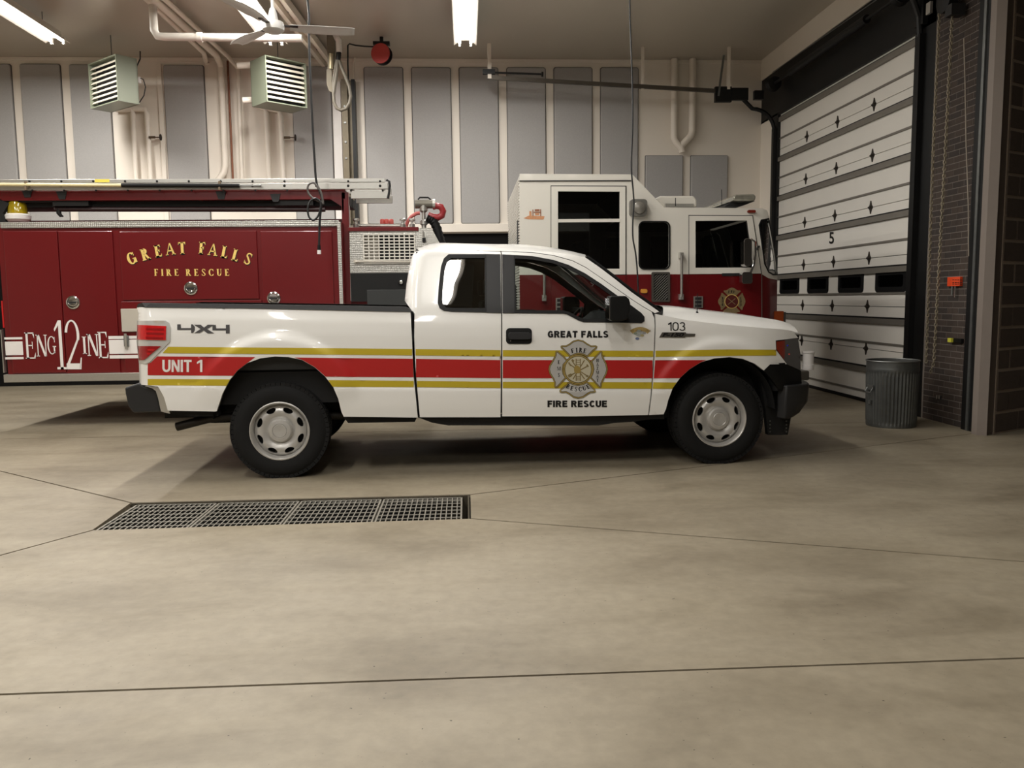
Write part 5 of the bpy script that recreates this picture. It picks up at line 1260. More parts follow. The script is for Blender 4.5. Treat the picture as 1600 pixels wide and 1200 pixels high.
LIN = M('cab_lining', (20, 20, 21), .8)
MB().box((XB + .05, YE + .08, 1.05), (xf_ - .1, YF - .08, 1.12)).build('cab_floor', LIN, eng)
MB().box((XB + .045, YE + .06, 1.1), (XB + .07, YF - .06, zr1 - .06)).build('rear_lining', LIN, eng)
MB().box((XB + .05, YE + .06, zr1 - .08), (xs1 - .05, YF - .06, zr1 - .06)).box((xs1, YE + .06, zr2 - .09), (xs3 - .1, YF - .06, zr2 - .06)).build('headliner', LIN, eng, kind='stuff')
MB().prism([(xs1 - .03, YE + .06, zr1 - .07), (xs2, YE + .06, zr2 - .07), (xs2, YE + .06, zr2 - .09), (xs1 - .03, YE + .06, zr1 - .09)], (0, YF - YE - .12, 0)).build('slope_lining', LIN, eng, fixn=True)
for sx in (EP(905, 400).x, EP(985, 400).x):
    MB().box((sx, YE + .35, 1.1), (sx + .12, YF - .35, 2.12)).build('crew_seat', LIN, eng, bevel=.03)
MB().box((EP(1095, 400).x, YE + .25, 1.1), (EP(1108, 400).x, YE + .9, 1.95)).box((EP(1095, 400).x, YF - .9, 1.1), (EP(1108, 400).x, YF - .25, 1.95)).build('cab_seats', LIN, eng, bevel=.03, kind='stuff')
MB().box((EP(1165, 400).x, YE + .15, 1.1), (xf_ - .12, YF - .15, 1.72)).build('dashboard', LIN, eng, bevel=.03)
# cab fittings
fl_ = MB().sheet(EP, rrect(985, 311, 1011.5, 337.5, 5), off=.09, back=(0, .09, 0)).build('flood_light', M('flood_grey', (122, 120, 114), .4, .3), eng, bevel=.01)
p = EP(999, 324.5, .09); MB().lathe([(.075, 0), (.07, -.02), (.04, -.035), (.001, -.04)], p, 'Y', 16, cap=False).build('flood_lens', M('flood_lens', (132, 128, 120), .25, .2, var=.2, scale=20), fl_, smooth=True)
gl_ = MB().sheet(EP, rrect(1018.5, 425, 1047, 471.5, 2), [rrect(1021.5, 428, 1044, 468.5, 1)], off=.03, back=(0, .03, 0)).build('vent_grille', M('vent_grey', (78, 74, 68), .5, .3), eng)
MB().sheet(EP, rrect(1019, 426, 1046, 471, 1), off=.004).build('vent_backing', DARK, gl_)
mb = MB()
for k in range(-10, 8):
    x0 = 1021.5 + k * 4.2; ps = []
    for t in (0, 1):
        ps.append((x0 + t * 40.5, 468.5 - t * 40.5))
    cl_ = [(a, 0) for a in ()]
    ta, tb_ = max(0, (1021.5 - x0) / 40.5), min(1, (1044 - x0) / 40.5)
    if tb_ - ta > .05:
        mb.tube([EP(x0 + ta * 40.5, 468.5 - ta * 40.5, .018), EP(x0 + tb_ * 40.5, 468.5 - tb_ * 40.5, .018)], .007, 4)
mb.build('vent_mesh', MATS['vent_grey'], gl_)
RAILM = M('rail_grey', (150, 146, 140), .35, .5)
for px, y0_, y1_ in ((1065, 399, 464), (850.5, 405, 466)):
    m1 = MB().tube([EP(px, y0_, .07), EP(px, y1_, .07)], .017, 10).build('grab_rail', RAILM, eng, smooth=True)
    for yy in (y0_, y1_): 
        p = EP(px, yy, .07); MB().box(p + Vector((-.025, -.01, -.035)), p + Vector((.025, .07, .035))).build('rail_mount', ALU, m1, bevel=.006)
mr = MB().sheet(EP, rrect(1162.5, 372.5, 1175, 416, 5), off=.24, back=(0, .12, 0)).build('mirror', CHROME, eng, bevel=.015)
MB().tube([EP(1174, 374, .15), EP(1180, 378, .1), EP(1180.5, 398, .1), EP(1178, 414, .1), EP(1172, 428, .12), EP(1169, 436, .15)], .014, 8).build('mirror_arm', CHROME, mr, smooth=True)
MB().tube([EP(1180, 392, .1), EP(1186, 385, .0)], .012, 8).build('mirror_brace', BLACKPL, mr)
MB().sheet(EP, rrect(1159.5, 425, 1176, 443.5, 4), off=.20, back=(0, .10, 0)).build('convex_mirror', CHROME, mr, bevel=.012)
def roofbox(poly, y0, y1, name, mat, par=eng, **k):
    return MB().prism([onY(a, b, y0) for a, b in poly], (0, y1 - y0, 0)).build(name, mat, par, fixn=True, **k)
ac = roofbox([(1024, 310), (1032, 306), (1084.5, 306), (1089, 312.5), (1089, 323), (1036, 323)], YE + .3, YE + 1.5, 'roof_air_conditioner', ENGWHITE, bevel=.02)
roofbox([(1040, 318), (1084, 318.3), (1084, 323.5), (1040, 323.5)], YE + .25, YE + .3, 'plate_strip', PLATE, ac)
lb = roofbox([(1145.5, 308), (1150, 304), (1179, 303), (1182, 307), (1180, 314), (1146, 313.5)], YE + .35, YE + 1.9, 'light_bar', M('light_bar_lens', (150, 148, 136), .1, .3, var=.5, scale=14, coat=.8), bevel=.02)
roofbox([(1132, 323), (1146, 314), (1180, 314), (1165, 320), (1150, 323.5)], YE + .5, YE + 1.8, 'light_bar_base', GREYPL, lb)
MB().tube([onY(1128, 322, YE + .3), onY(1127.5, 296, YE + .3)], .004, 5).build('whip_antenna', BLACKPL, eng)
MB().tube([onY(1055.5, 322, YE + .22), onY(1055.5, 309, YE + .22)], .005, 5).build('stub_antenna', BLACKPL, eng)
p = EP(1175, 330.3, .01); MB().sheet(EPc, rrect(1168.5, 328, 1181, 332.4, 2), off=.03, back=(0, .03, 0)).build('marker_light', M('marker_red', (120, 40, 26), .3), eng)
MB().sheet(EP, rrect(1001.5, 451.5, 1011.5, 458, 2.5), off=.03, back=(0, .03, 0)).build('marker_light', M('marker_amber', (214, 150, 60), .3), eng)
for (a, b), par in ((((868, 465.5), (885.5, 487)), cdr), (((1083, 463), (1097, 481)), fdr)):
    v_ = wrect(a, b, .014, .03, 'door_vent', ALU, par)
    for k in range(3):
        y_ = lerp(a[1], b[1], (k + .25) / 3.2); wrect((a[0] + 2, y_), (b[0] - 2, y_ + 4.2), .03, .034, 'vent_slot', GREYPL, v_)
wrect((1127.5, 427), (1157, 431), .012, .02, 'door_nameplate', GREYPL, fdr)
P_, W_ = serif_polys('PAT', .08, t=.14); etx(P_, W_, 882.5, 447, 903, 437, M('pink_white_vinyl', (214, 196, 194), .5), off=.0165, lean=0)
P_, W_ = sans_polys('9'); etx(P_, W_, 923, 447.5, 928.5, 438, MATS['pink_white_vinyl'], off=.0165, lean=0)
# small orange drawing of a fire scene on the rear of the cab
art = MB()
for pl_ in ([(818, 341), (826, 337), (851, 338), (849, 343), (826, 342.5)],): art.sheet(EP, pl_, off=.003)
artm = art.build('cab_drawing', M('orange_ink', (204, 146, 104), .6, var=.3, scale=60), eng)
for a, b, c_ in (((827, 330), (830.5, 338), 1), ((832, 327.5), (833.5, 338), 0), ((835.5, 327), (843, 330), 0), ((836, 333), (842.5, 336), 1), ((844, 327), (845.5, 338), 0), ((834, 331), (844, 332.5), 0)):
    wrect(a, b, .002, .004, 'drawing_stroke', M('brown_ink', (150, 96, 66), .6) if c_ == 0 else M('orange_ink'), artm)
# emblem on the cab door
eg = None
def E2(pts, k=.462, cx=1143.3, cy=471): return [(cx + (x - 903) * k, cy + (y - 557 - 20) * k) for x, y in pts]
em2 = MB().sheet(EP, circ(1143.3, 471, 11.2, 24), off=.016).build('emblem', GOLD, fdr); em2['label'] = 'gold maltese cross emblem'
SIL = M('dull_gold_vinyl', (150, 132, 96), .35, .4, var=.5, scale=60)
for lp in lobes: MB().sheet(EP, E2(lp), off=.0155).build('emblem_lobe', SIL, em2)
MB().sheet(EP, circ(1143.3, 471, 10.2, 24), off=.018).build('emblem_disc', M('emblem_maroon', (84, 24, 20), .5), em2)
mb = MB()
for a in (40, -40):
    d = Vector((math.cos(math.radians(a)), math.sin(math.radians(a)))) * 7.5; n_ = Vector((-d.y, d.x)).normalized() * .5
    mb.sheet(EP, [(1143.3 + d.x + n_.x, 471 + d.y + n_.y), (1143.3 - d.x + n_.x, 471 - d.y + n_.y), (1143.3 - d.x - n_.x, 471 - d.y - n_.y), (1143.3 + d.x - n_.x, 471 + d.y - n_.y)], off=.020)
mb.build('emblem_tools', SIL, em2)
mb = MB()
for x, y in ((1139, 456), (1143, 455.5), (1147, 456), (1129, 466), (1129, 471), (1129, 476), (1157.5, 466), (1157.5, 471), (1157.5, 476)):
    P_, W_ = serif_polys(random.choice('EIFH')); put_text(mb, EP, P_, W_, x - 1.3, y + 2, x + 1.3, y - 2, .018)
mb.build('emblem_lettering', LBLACK, em2)
# front corner lamp and bumper end
cl_ = MB().box((EP(1209, 486).x, YE + .12, EP(1209, 508).z), (EP(1231, 486).x, YE + .3, EP(1209, 486.5).z)).build('corner_lamp', M('amber_lamp', (150, 66, 26), .3, var=.3, scale=25), eng, bevel=.008)
MB().box((EP(1231, 489).x, YE + .14, EP(1231, 504).z), (EP(1235, 489).x, YE + .28, EP(1231, 488).z)).build('lamp_bezel', CHROME, cl_)
p = EP(1262.5, 577, -.3); q = EP(1262.5, 545, -.3)
MB().box((xf_ - .1, YE + .1, p.z - .12), (xf_ + .42, YF - .1, p.z)).build('front_bumper', M('bumper_steel', (96, 92, 84), .35, .6), eng, bevel=.02)
MB().lathe([(.07, 0), (.072, .06), (.066, .065), (.068, .2), (.076, .205), (.076, .225), (.06, .23)], p, 'Z', 18).build('bumper_intake', LWHITE, eng, smooth=30)
# wheels and chassis
MB().box((xl + .3, YE + .5, .55), (xf_ - .1, YF - .5, .8)).box((EP(700, 450).x - .3, YE + .6, .8), (XB, YF - .6, 1.6)).build('chassis', DARK, eng, kind='stuff')
for cx in (EP(330, 600).x, EP(1030, 600).x):
    for y0_, sd in ((YE + .22, -1), (YF - .22, 1)):
        R = .52; w_ = thing('wheel', None, None, (cx - eng.location.x, y0_ - eng.location.y, 0)); w_.parent = eng
        t_ = MB().lathe([(.29, -.13), (.40, -.16), (.49, -.15), (R, -.12), (R, -.02), (R - .012, -.015), (R - .012, .015), (R, .02), (R, .12), (.49, .15), (.40, .16), (.29, .13)], (0, 0, R), 'Y', 40, cap=False).build('tire', RUBBER, w_, local=True, smooth=30)
        MB().lathe([(.29, sd * .13), (.27, sd * .12), (.25, sd * .03), (.16, sd * .02), (.14, sd * .12), (.09, sd * .15), (.001, sd * .15)], (0, 0, R), 'Y', 32, cap=False).build('wheel_rim', ALU, w_, local=True, smooth=30, fixn=True)
# ---- ladder and pike poles carried on the rack
YL = YE + .02
def lp_(px, py, y=YL): return onY(px, py, y)
lad = thing('aluminium_ladder', 'long aluminium ladder lying on the red rack of the engine', 'ladder', lp_(300, 297))
z1, z0, z2 = lp_(300, 279.5).z, lp_(300, 286).z, lp_(300, 296.5).z; xA, xB_ = lp_(-45, 288).x, lp_(606, 288).x
for y in (YL, YL + .45):
    MB().box((xA, y, z0 + .003), (xB_ - .03, y + .035, z1)).build('ladder_rail', ALU, lad, bevel=.004)
    MB().box((xA, y - .012, z2), (xB_, y + .035, z0 - .003)).build('ladder_rail', ALU, lad, bevel=.004)
    MB().box((lp_(548, 300).x, y, lp_(548, 310.5).z), (xB_ + .01, y + .03, lp_(548, 298).z)).build('ladder_rail', ALU, lad, bevel=.004)
bo = MB()
for k in range(13):
    px = 46 + 49.8 * k
    if px > 600: break
    x = lp_(px, 283).x
    MB().tube([(x, YL + .03, (z0 + z2) / 2), (x, YL + .45, (z0 + z2) / 2)], .016, 8).build('rung', ALU, lad, smooth=True)
    bo.lathe([(.014, 0), (.010, -.010)], (x, YL, lp_(px, 283.3).z), 'Y', 8); bo.lathe([(.016, 0), (.010, -.010)], (x, YL - .012, lp_(px, 290.5).z), 'Y', 8); bo.lathe([(.012, 0), (.010, -.008)], (x + .03, YL - .012, lp_(px, 298).z), 'Y', 8)
bo.build('rung_bolts', BLACKPL, lad)
for px in (155,): MB().box((lp_(148, 281).x, YL - .002, lp_(148, 285).z), (lp_(171, 281).x, YL, lp_(148, 280).z)).build('yellow_decal', M('yellow_decal', (232, 214, 90), .5), lad)
MB().tube([lp_(604, 281), lp_(608, 283), lp_(609, 290), lp_(608, 300), lp_(606, 310)], .014, 8).build('ladder_foot', GREYPL, lad, smooth=True)
YP = YL - .05
pk = thing('pike_pole', 'cream and black pike pole strapped along the ladder', 'pole', onY(200, 290, YP))
MB().tube([onY(-30, 288.2, YP), onY(190, 289.5, YP)], .019, 10).build('shaft', M('cream_fibreglass', (226, 212, 164), .4, var=.05), pk, smooth=True)
MB().tube([onY(190, 289.5, YP), onY(374, 290, YP)], .022, 10).build('grip', BLACKPL, pk, smooth=True)
MB().tube([onY(374, 290, YP), onY(392, 290.2, YP), onY(408, 290, YP)], [.008, .008, .014], 8).build('hook_tip', GALV, pk, smooth=True)
for px in (40, 343):
    MB().tube([onY(px, 283, YP), onY(px, 297, YP)], .016, 8).build('strap', M('strap_brown', (120, 104, 84), .6), pk)
pk2 = thing('pike_pole', 'dark pike pole with curved hook hanging under the red rack', 'pole', onY(300, 327, YE + .15))
YQ = YE + .16
MB().tube([onY(86, 327, YQ), onY(508, 327.5, YQ)], .028, 10).build('shaft', M('dark_maroon_pole', (40, 18, 18), .5), pk2, smooth=True)
MB().tube([onY(92, 326, YQ), onY(92, 333, YQ), onY(95, 337, YQ), onY(99, 338, YQ)], [.03, .028, .02, .006], 8).build('hook', DARK, pk2, smooth=True)

# ================================================================== TRASH CAN
tb0 = onZ(1391.5, 664.5)
can = thing('trash_can', 'galvanised ribbed trash can in front of the overhead door', 'trash can', tb0)
ztop_ = onY(1396, 563, tb0.y).z; rb_, rt_ = .252, .268; nr = 120
def canf(u, v):
    a = 2 * math.pi * u; z = v * ztop_; r = lerp(rb_, rt_, v)
    k = sstep(.04, .08, v) * (1 - sstep(.80, .84, v)); r += .0055 * k * math.cos(a * 44)
    r += .006 * (math.exp(-((v - .86) / .012) ** 2) + math.exp(-((v - .90) / .012) ** 2)) + .004 * math.exp(-((v - .025) / .012) ** 2)
    return Vector((tb0.x + r * math.cos(a), tb0.y + r * math.sin(a), z))
mb = MB().grid(canf, 352, 36); mb.build('can_body', M('weathered_zinc', (100, 102, 100), .42, .7, var=.2, scale=14), can, smooth=True)
MB().lathe([(rt_ - .006, ztop_ - .002), (rt_ - .02, .05), (.001, .05)], tb0, 'Z', 40, cap=False).build('can_inside', M('dull_zinc', (84, 84, 82), .6, .5), can, smooth=True)
MB().tube([(tb0.x + (rt_ + .002) * math.cos(t), tb0.y + (rt_ + .002) * math.sin(t), ztop_) for t in [2 * math.pi * k / 48 for k in range(48)]], .008, 8, closed=True).build('can_rim', GALV, can, smooth=True)
for a in (math.radians(190), math.radians(10)):
    c = tb0 + Vector((math.cos(a) * (rt_ + .004), math.sin(a) * (rt_ + .004), ztop_ * .60)); t = Vector((-math.sin(a), math.cos(a), 0)); o = Vector((math.cos(a), math.sin(a), 0))
    h = MB().obox(c, t * .05, o * .006, Vector((0, 0, .025))).build('handle_plate', GALV, can)
    MB().tube([c + t * .045, c + t * .045 + o * .03 + Vector((0, 0, -.05)), c - t * .045 + o * .03 + Vector((0, 0, -.05)), c - t * .045], .006, 8).build('handle', GALV, h, smooth=True)
    MB().obox(c + Vector((0, 0, -.16)), t * .02, o * .008, Vector((0, 0, .02))).build('lug', GALV, h)

# ================================================================== UNIT HEATERS
HEAT = M('pale_green_enamel', (126, 132, 114), .4, .1, var=.06, scale=4)
SLAT = M('louver_cream', (214, 206, 190), .4, var=.04)
def hit(P, d, px, py):
    r = ray(px, py); # solve C + t r = P + s d in XY
    det = r.x * (-d.y) + d.x * r.y; bx, by = P.x - CAM.x, P.y - CAM.y
    t = (bx * (-d.y) + d.x * by) / det; q = CAM + r * t
    return (q - P).to_2d().length
def heater(cx, yt, yb, d1, d2, px1, px2, label):
    P = onY(cx, (yt + yb) / 2, 13.2); zt = onY(cx, yt, 13.2).z; zb = onY(cx, yb, 13.2).z
    L1 = hit(P, d1, px1, (yt + yb) / 2 + 8); L2_ = hit(P, d2, px2, (yt + yb) / 2 + 4)
    ctr = P + d1 * (L1 / 2) + d2 * (L2_ / 2)
    hh = thing('unit_heater', label, 'heater', (ctr.x, ctr.y, zb), group='unit heaters')
    A0 = Vector((P.x, P.y, zb)); H_ = Vector((0, 0, zt - zb)); q = d2 * .05
    # cabinet as a shell open towards the louvers
    for a, b, c, e in ((A0 + d2 * .012, d1 * L1, None, 0),):
        pass
    cb = MB()
    cb.obox(A0 + d2 * (L2_ / 2) + H_ / 2 + d1 * .008, d2 * (L2_ / 2), d1 * .008, H_ / 2)
    cb.obox(A0 + d1 * (L1 - .008) + d2 * (L2_ / 2) + H_ / 2, d2 * (L2_ / 2), d1 * .008, H_ / 2)
    cb.obox(A0 + d1 * (L1 / 2) + d2 * (L2_ / 2) + H_ - Vector((0, 0, .008)), d2 * (L2_ / 2), d1 * (L1 / 2 - .016), Vector((0, 0, .008)))
    cb.obox(A0 + d1 * (L1 / 2) + d2 * (L2_ / 2) + Vector((0, 0, .008)), d2 * (L2_ / 2), d1 * (L1 / 2 - .016), Vector((0, 0, .008)))
    cb.obox(A0 + d1 * (L1 / 2) + d2 * (L2_ - .008) + H_ / 2, d2 * .008, d1 * (L1 / 2), H_ / 2)
    cb.build('cabinet', HEAT, hh)
    MB().obox(A0 + d1 * (L1 / 2) + d2 * .12 + H_ / 2, d2 * .005, d1 * (L1 / 2 - .02), H_ / 2 - Vector((0, 0, .02))).build('coil', DARK, hh)
    n = 8
    for k in range(n):
        z = zb + .05 + (zt - zb - .09) * (k + .5) / n; c = Vector((P.x, P.y, z)) + d1 * (L1 / 2) + d2 * .035
        up = (Vector((0, 0, .8)) + d2 * .75).normalized()
        MB().obox(c, d1 * (L1 / 2 - .025), up * .027, up.cross(d1).normalized() * .004).build('louver', SLAT, hh)
    MB().tube([ctr + Vector((0, 0, zt - ctr.z)), Vector((ctr.x, ctr.y, CEIL))], .008, 6).build('hanger_rod', GALV, hh)
    MB().lathe([(.09, 0), (.1, .04), (.06, .12), (.001, .14)], (0, 0, 0), 'Z', 14).build('motor', STEELDK, hh, local=True, smooth=True).location = (d2.x * (L2_ / 2 + .02), d2.y * (L2_ / 2 + .02), (zt - zb) * .45)
    return hh, P, ctr, zt, zb, L1, L2_
c_, s_ = math.cos(math.radians(41)), math.sin(math.radians(41))
h1 = heater(182.5, 84, 157, Vector((-c_, s_, 0)), Vector((s_, c_, 0)), 139, 215.5, 'green unit heater with louvers turned left, nearer the left edge')
MB().tube([onY(219, 80, 13.5), onY(219, 92, 13.5), onY(214, 103, 13.5), onY(213, 112, 13.5)], .010, 6).build('supply_cable', BLACKPL, h1[0], smooth=True)
MB().tube([onY(216, 121, 13.5), onY(224, 124, 13.5), onY(227.5, 136, 13.5), onY(225, 149, 13.5), onY(218, 160, 13.5), onY(213, 161, 13.5)], .008, 6).build('supply_cable', BLACKPL, h1[0], smooth=True)
a_, b_ = onY(215.5, 120.5, 13.5), onY(219.5, 129.5, 13.5); MB().box((a_.x, 13.48, b_.z), (b_.x, 13.54, a_.z)).build('junction_box', LWHITE, h1[0])
h2 = heater(415.5, 85.5, 158.5, Vector((c_, s_, 0)), Vector((-s_, c_, 0)), 479, 392, 'pale green unit heater with louvers turned right beside the fan')
def pipe(name, label, pts, r, mat=PIPE, Y=None, cat='pipe', extra=()):
    P = [onY(p[0], p[1], p[2] if len(p) > 2 else Y) for p in pts]
    t = thing(name, label, cat, P[-1]); MB().tube(P, r, 12).build('pipe_run', mat, t, smooth=50)
    for e in extra:
        MB().tube([P[e] - (P[e] - P[e - 1]).normalized() * .05, P[e], P[e] + (P[min(e + 1, len(P) - 1)] - P[e]).normalized() * .05], r * 1.35, 12).build('elbow', mat, t, smooth=50)
    return t
W1 = WALLY - .09
def runs(name, label, rr, r, mat=PIPE, Y=None, cat='pipe'):
    t = None
    for pts in rr:
        P = [onY(p[0], p[1], Y) for p in pts]
        if t is None: t = thing(name, label, cat, P[-1])
        MB().tube(P, r, 12).build('pipe_run', mat, t, smooth=50)
    return t
runs('heating_pipe', 'pair of cream heating pipes below the left heater', [[(181, 171), (206, 171), (207.5, 178), (213, 290)], [(208, 170), (227, 171), (229.5, 178), (236, 290)]], .045, Y=W1)
runs('heating_pipe', 'pair of cream heating pipes below the right heater', [[(396, 163), (414, 170), (416, 178), (421, 290)], [(417, 169), (436, 173), (438.5, 182), (443.5, 290)]], .045, Y=W1)
for y_, a, b in ((102.5, 371, 394), (157, 380, 395)):
    MB().tube([onY(a, y_, 13.75), onY(b, y_ - 1, 13.75)], .05, 12).build('pipe_stub', PIPE, h2[0], smooth=50)
for k, (px, py, where) in enumerate(((233, 214.5, 'left'), (444, 215, 'right'))):
    p = onY(px, py, W1 - .05); v = thing('shutoff_valve', 'small brass valve with wheel beside the pipes under the %s heater' % where, 'valve', p)
    MB().tube([p, p + Vector((.10, 0, 0))], .02, 10).tube([p + Vector((.1, 0, 0)), p + Vector((.19, 0, 0))], .009, 8).build('stem', M('valve_bronze', (96, 82, 66), .4, .6), v, smooth=True)
    MB().lathe([(.05, -.008), (.055, 0), (.05, .008)], p + Vector((.19, 0, 0)), 'X', 16).build('hand_wheel', M('valve_dark', (52, 44, 38), .5, .5), v, smooth=True)
# ceiling pipes that come down the wall
def ceil_pipe(label, pts_c, pts_w, r, mat=PIPE):
    P = [onZ(x, y, CEIL - .1) for x, y in pts_c] + [onY(x, y, WALLY - .1) for x, y in pts_w]
    t = thing('conduit_pipe', label, 'pipe', P[-1]); MB().tube(P, r, 10).build('pipe_run', mat, t, smooth=50)
ceil_pipe('thicker cream pipe crossing the ceiling and bending at the ladder', [(236, -6), (338, 86)], [(345.5, 104), (349, 180), (352.5, 258), (350, 270), (342, 280), (338, 290)], .055)
ceil_pipe('thin cream pipe on the ceiling running down right of the brown pipe', [(252, -6), (356, 88)], [(372.5, 108), (375, 180), (379, 290)], .035)
tt = thing('conduit_pipe', 'thin brown copper pipe between two cream pipes on the wall', 'pipe', onY(364, 285, WALLY - .06))
MB().tube([onY(355.5, 95, WALLY - .06), onY(359.5, 180, WALLY - .06), onY(364.5, 290, WALLY - .06)], .018, 8).build('pipe_run', M('copper_brown', (120, 74, 52), .5, .4, var=.3, scale=15), tt, smooth=True)
ceil_pipe('third cream pipe on the ceiling at the far left of the group', [(224, -6), (318, 82)], [(322, 96), (324, 100)], .04)
YH = 11.6
tt = thing('sprinkler_pipe', 'white horizontal pipe below the ceiling passing behind the fan', 'pipe', onY(350, 58, YH))
MB().tube([onY(238.5, 8, YH), onY(241, 48, YH), onY(246, 56, YH), onY(256, 57.5, YH), onY(472, 60, YH)], .052, 12).build('pipe_run', M('white_pipe', (222, 216, 206), .4), tt, smooth=50)
MB().tube([onY(308, 57.8, YH), onY(316, 57.9, YH)], .062, 12).build('coupling', M('white_pipe'), tt, smooth=50)
# exposed pipes right of the acoustic panels
runs('drain_pipe', 'cream forked pipe on the back wall above the small grey panels', [[(1054, 92), (1053, 215), (1056, 222), (1064, 230), (1066, 238)], [(1082.5, 92), (1081.5, 205), (1079, 213), (1066, 226), (1063, 230)]], .06, Y=WALLY - .1)
# ================================================================== CEILING FAN
hc = onY(427, 40, 8.7)
fan = thing('ceiling_fan', 'white three blade ceiling fan on a long downrod', 'fan', hc)
FANW = M('fan_white_enamel', (206, 204, 200), .35, var=.02)
MB().lathe([(.001, -.075), (.07, -.07), (.105, -.045), (.11, .0), (.10, .03), (.06, .045), (.03, .05)], hc, 'Z', 28, cap=False).build('motor', FANW, fan, smooth=35)
MB().lathe([(.05, .05), (.04, .12), (.028, .16), (.02, .17)], hc, 'Z', 20).build('motor_cup', FANW, fan, smooth=35)
MB().tube([hc + Vector((0, 0, .15)), Vector((hc.x, hc.y, CEIL))], .016, 10).build('downrod', FANW, fan, smooth=True)
for ang_ in (10, 131, 252):
    a = math.radians(ang_); d = Vector((math.cos(a), math.sin(a), 0)); s = Vector((-d.y, d.x, 0))
    def bf(u, v, d=d, s=s):
        r = lerp(.16, .80, u); w = lerp(.06, .095, sstep(0, .4, u)) * (1 - .25 * sstep(.85, 1, u)); q = (v * 2 - 1)
        return hc + d * r + s * (q * w + .02 * math.sin(u * 3)) + Vector((0, 0, -q * .012 + .015 * (1 - q * q) - .01))
    b_ = MB().grid(bf, 14, 8).build('blade', FANW, fan, smooth=True); md = b_.modifiers.new('solid', 'SOLIDIFY'); md.thickness = .004
    MB().bar(hc + d * .08, hc + d * .24, .05, .008).build('blade_iron', GREYPL, b_)
# ================================================================== EXHAUST HOSE
YX = 13.4
rl = thing('exhaust_rail', 'long pale rail slanting across the ceiling to the hanging hose', 'rail', onZ(500, 84, CEIL - .16))
a, b = onZ(431, -6, CEIL - .14), onZ(512, 100, CEIL - .14)
dd = (b - a).normalized(); sd_ = Vector((dd.y, -dd.x, 0))
for k, nm in ((-.07, 'rail_flange'), (.07, 'rail_flange')):
    MB().bar(a + sd_ * k, b + sd_ * k, .06, .09).build(nm, PIPE, rl)
MB().bar(a + Vector((0, 0, .06)), b + Vector((0, 0, .06)), .2, .02).build('rail_web', PIPE, rl)
tp_ = b - dd * .5
for t in (.2, .75):
    p = a.lerp(b, t); MB().tube([p, Vector((p.x, p.y, CEIL))], .012, 6).build('rail_hanger', GALV, rl)
hs = thing('exhaust_hose', 'looped grey exhaust hose with strap hanging from the ceiling rail', 'hose', onY(530, 172, YX))
STRAP = M('olive_strap', (104, 96, 80), .6, var=.15)
def sx(x, y, yy=YX): return onY(x, y, yy)
MB().prism([sx(510.5, 54), sx(522, 54.5), sx(523, 70), sx(522, 105), sx(512.5, 108), sx(511, 80)], (0, .10, 0)).build('trolley', STRAP, hs, fixn=True)
MB().prism([sx(510, 108), sx(518, 108), sx(518.5, 128), sx(522, 140), sx(520, 145), sx(514, 142), sx(510.5, 132)], (0, .03, 0)).build('strap', STRAP, hs, fixn=True)
MB().tube([sx(517.5, 84), sx(517.5, 108)], .035, 12).build('spring_housing', M('pale_brass', (158, 146, 118), .4, .5), hs, smooth=True)
MB().tube([sx(522, 60), sx(527, 58), sx(529.5, 62), sx(530, 82)], .045, 12).build('white_elbow', LWHITE, hs, smooth=True)
MB().tube([sx(529.5, 81), sx(528.5, 94)], .038, 12).build('coupler', STEELDK, hs, smooth=True)
HOSE = M('grey_hose', (98, 92, 80), .55, var=.15, scale=20)
MB().tube([sx(*p) for p in ((528, 92), (526.5, 110), (523.5, 130), (521, 148), (522, 160), (526, 169), (533, 172.5), (541, 169.5), (546, 161), (548, 150), (545.5, 135), (540, 120), (534, 106), (530, 94))], .026, 10).build('hose', HOSE, hs, smooth=True)
MB().tube([sx(*p) for p in ((526, 94), (523.5, 108), (521, 125), (521, 143))], .02, 10).build('hose', HOSE, hs, smooth=True)
# ================================================================== RED CORD REEL
YR = 13.6
rc = onY(596.5, 85, YR)
re_ = thing('cord_reel', 'round red cord reel hanging under the ceiling', 'reel', rc)
ax = Vector((-.25, -1, 0)).normalized(); r_ = .155
REDR = M('reel_red', (168, 52, 46), .45, var=.06)
def disc(o, rad, h0, h1, seg_=28):
    u = ax.cross(Vector((0, 0, 1))).normalized(); v = Vector((0, 0, 1)); m2 = MB(); n = seg_
    vs = [o + ax * h + (u * math.cos(2 * math.pi * k / n) + v * math.sin(2 * math.pi * k / n)) * rad for h in (h0, h1) for k in range(n)]
    return m2.add(vs, [tuple(range(n))[::-1], tuple(range(n, 2 * n))] + [(k, (k + 1) % n, n + (k + 1) % n, n + k) for k in range(n)])
disc(rc, r_, .05, .07).build('front_flange', REDR, re_, fixn=True, bevel=.006); disc(rc, r_, -.07, -.05).build('back_flange', STEELDK, re_, fixn=True); disc(rc, r_ * .8, -.05, .05).build('cord_drum', STEELDK, re_, fixn=True)
MB().box(rc + Vector((-.13, -.04, .14)), rc + Vector((.13, .06, .19))).tube([rc + Vector((0, .02, .17)), Vector((rc.x, rc.y + .02, CEIL))], .03, 8).build('bracket', STEELDK, re_)
MB().tube([onY(585, 73, YR), onY(570, 72.5, YR), onY(556, 71, YR), onY(546, 68.5, YR), onY(543.5, 71, YR), onY(543.5, 100, YR), onY(544.5, 128, YR)], .012, 8).build('power_cord', BLACKPL, re_, smooth=True)
pipe('wire_conduit', 'thin cream conduit curving under the red reel', [(581, 81), (563, 82), (555, 87), (552.5, 98), (552, 128)], .016, Y=WALLY - .04)
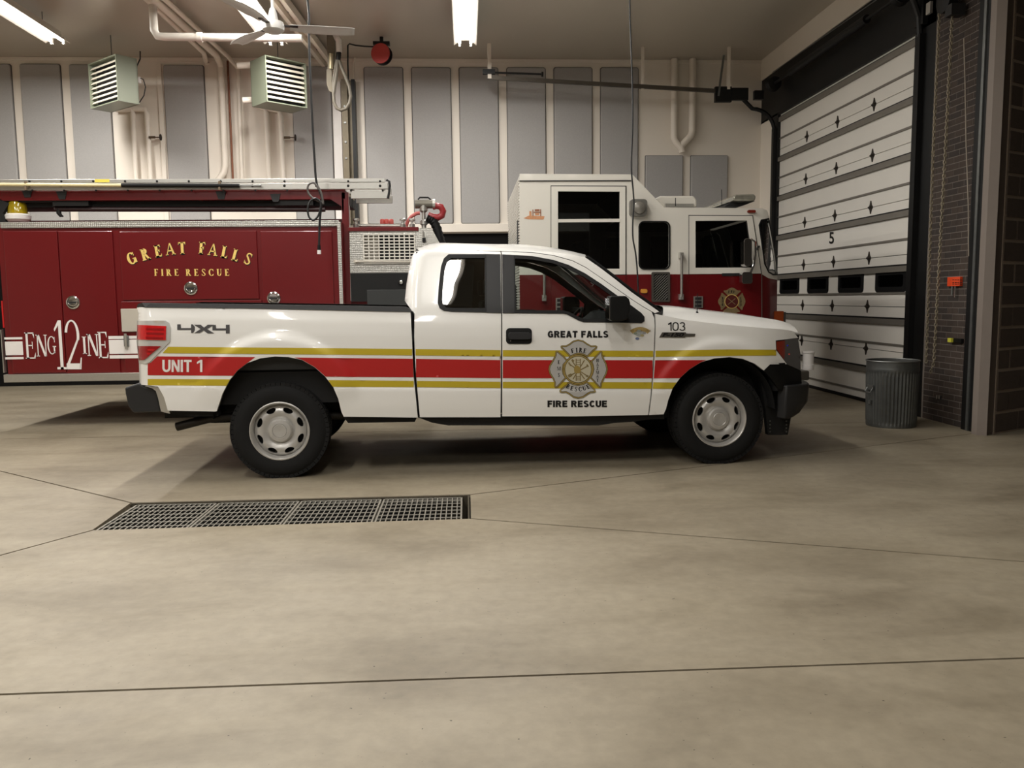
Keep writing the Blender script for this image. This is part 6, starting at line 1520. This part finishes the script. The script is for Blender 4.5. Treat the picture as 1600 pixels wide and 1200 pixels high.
# ================================================================== HANGING CORDS
CORD = M('black_cord', (18, 18, 19), .5)
def smooth_path(P, n=6):
    out = []
    for i in range(len(P) - 1):
        p0, p1, p2, p3 = P[max(i - 1, 0)], P[i], P[i + 1], P[min(i + 2, len(P) - 1)]
        for k in range(n):
            t = k / n; out.append(.5 * ((2 * p1) + (p2 - p0) * t + (2 * p0 - 5 * p1 + 4 * p2 - p3) * t * t + (3 * p1 - p0 - 3 * p2 + p3) * t ** 3))
    return out + [P[-1]]
YC = 9.35
top1 = onY(480.5, -2, YC)
c1_ = thing('power_cord', 'black drop cord tied in loops with white plug before the red engine', 'cord', onY(498, 398, YC))
pts = [Vector((top1.x - .12, YC, CEIL))] + [onY(x, y, YC) for x, y in ((480.5, 0), (482.5, 50), (484.5, 110), (488, 190), (491.5, 250), (494, 282), (499, 298), (503, 312), (501, 330), (499.5, 350), (498.5, 384))]
MB().tube(smooth_path(pts), .0125, 8).build('cord', CORD, c1_, smooth=True)
MB().tube(smooth_path([onY(x, y, YC - .03) for x, y in ((498, 296), (491, 286), (483, 288), (480.5, 296), (484, 305), (493, 312), (502, 316), (505, 318), (502, 302), (496, 290))]), .011, 8).build('cord_loop', M('grey_cord', (84, 80, 76), .5), c1_, smooth=True)
MB().tube(smooth_path([onY(x, y, YC - .05) for x, y in ((494, 310), (486, 313), (481, 325), (482.5, 338), (489, 344), (496, 339), (500.5, 327), (501, 316), (494, 310))]), .011, 8).build('cord_loop', CORD, c1_, smooth=True)
MB().tube([onY(498.5, 383, YC), onY(498.6, 391, YC)], .018, 10).build('plug_grip', BLACKPL, c1_, smooth=True)
MB().tube([onY(498.6, 391, YC), onY(498.8, 397, YC)], .021, 10).build('plug', LWHITE, c1_, smooth=True)
c2_ = thing('power_cord', 'thin black drop cord hanging in front of the white engine cab', 'cord', onY(1000, 470, YC))
p0 = onY(984, 0, YC)
pts = [Vector((p0.x, YC, CEIL))] + [onY(x, y, YC) for x, y in ((984, 0), (985.5, 60), (988, 130), (988.3, 200), (986.5, 260), (989.5, 300), (990.5, 320), (988.8, 345), (989, 372), (993, 395), (995.5, 420), (997.5, 460), (998, 500))]
MB().tube(smooth_path(pts), .009, 8).build('cord', CORD, c2_, smooth=True)
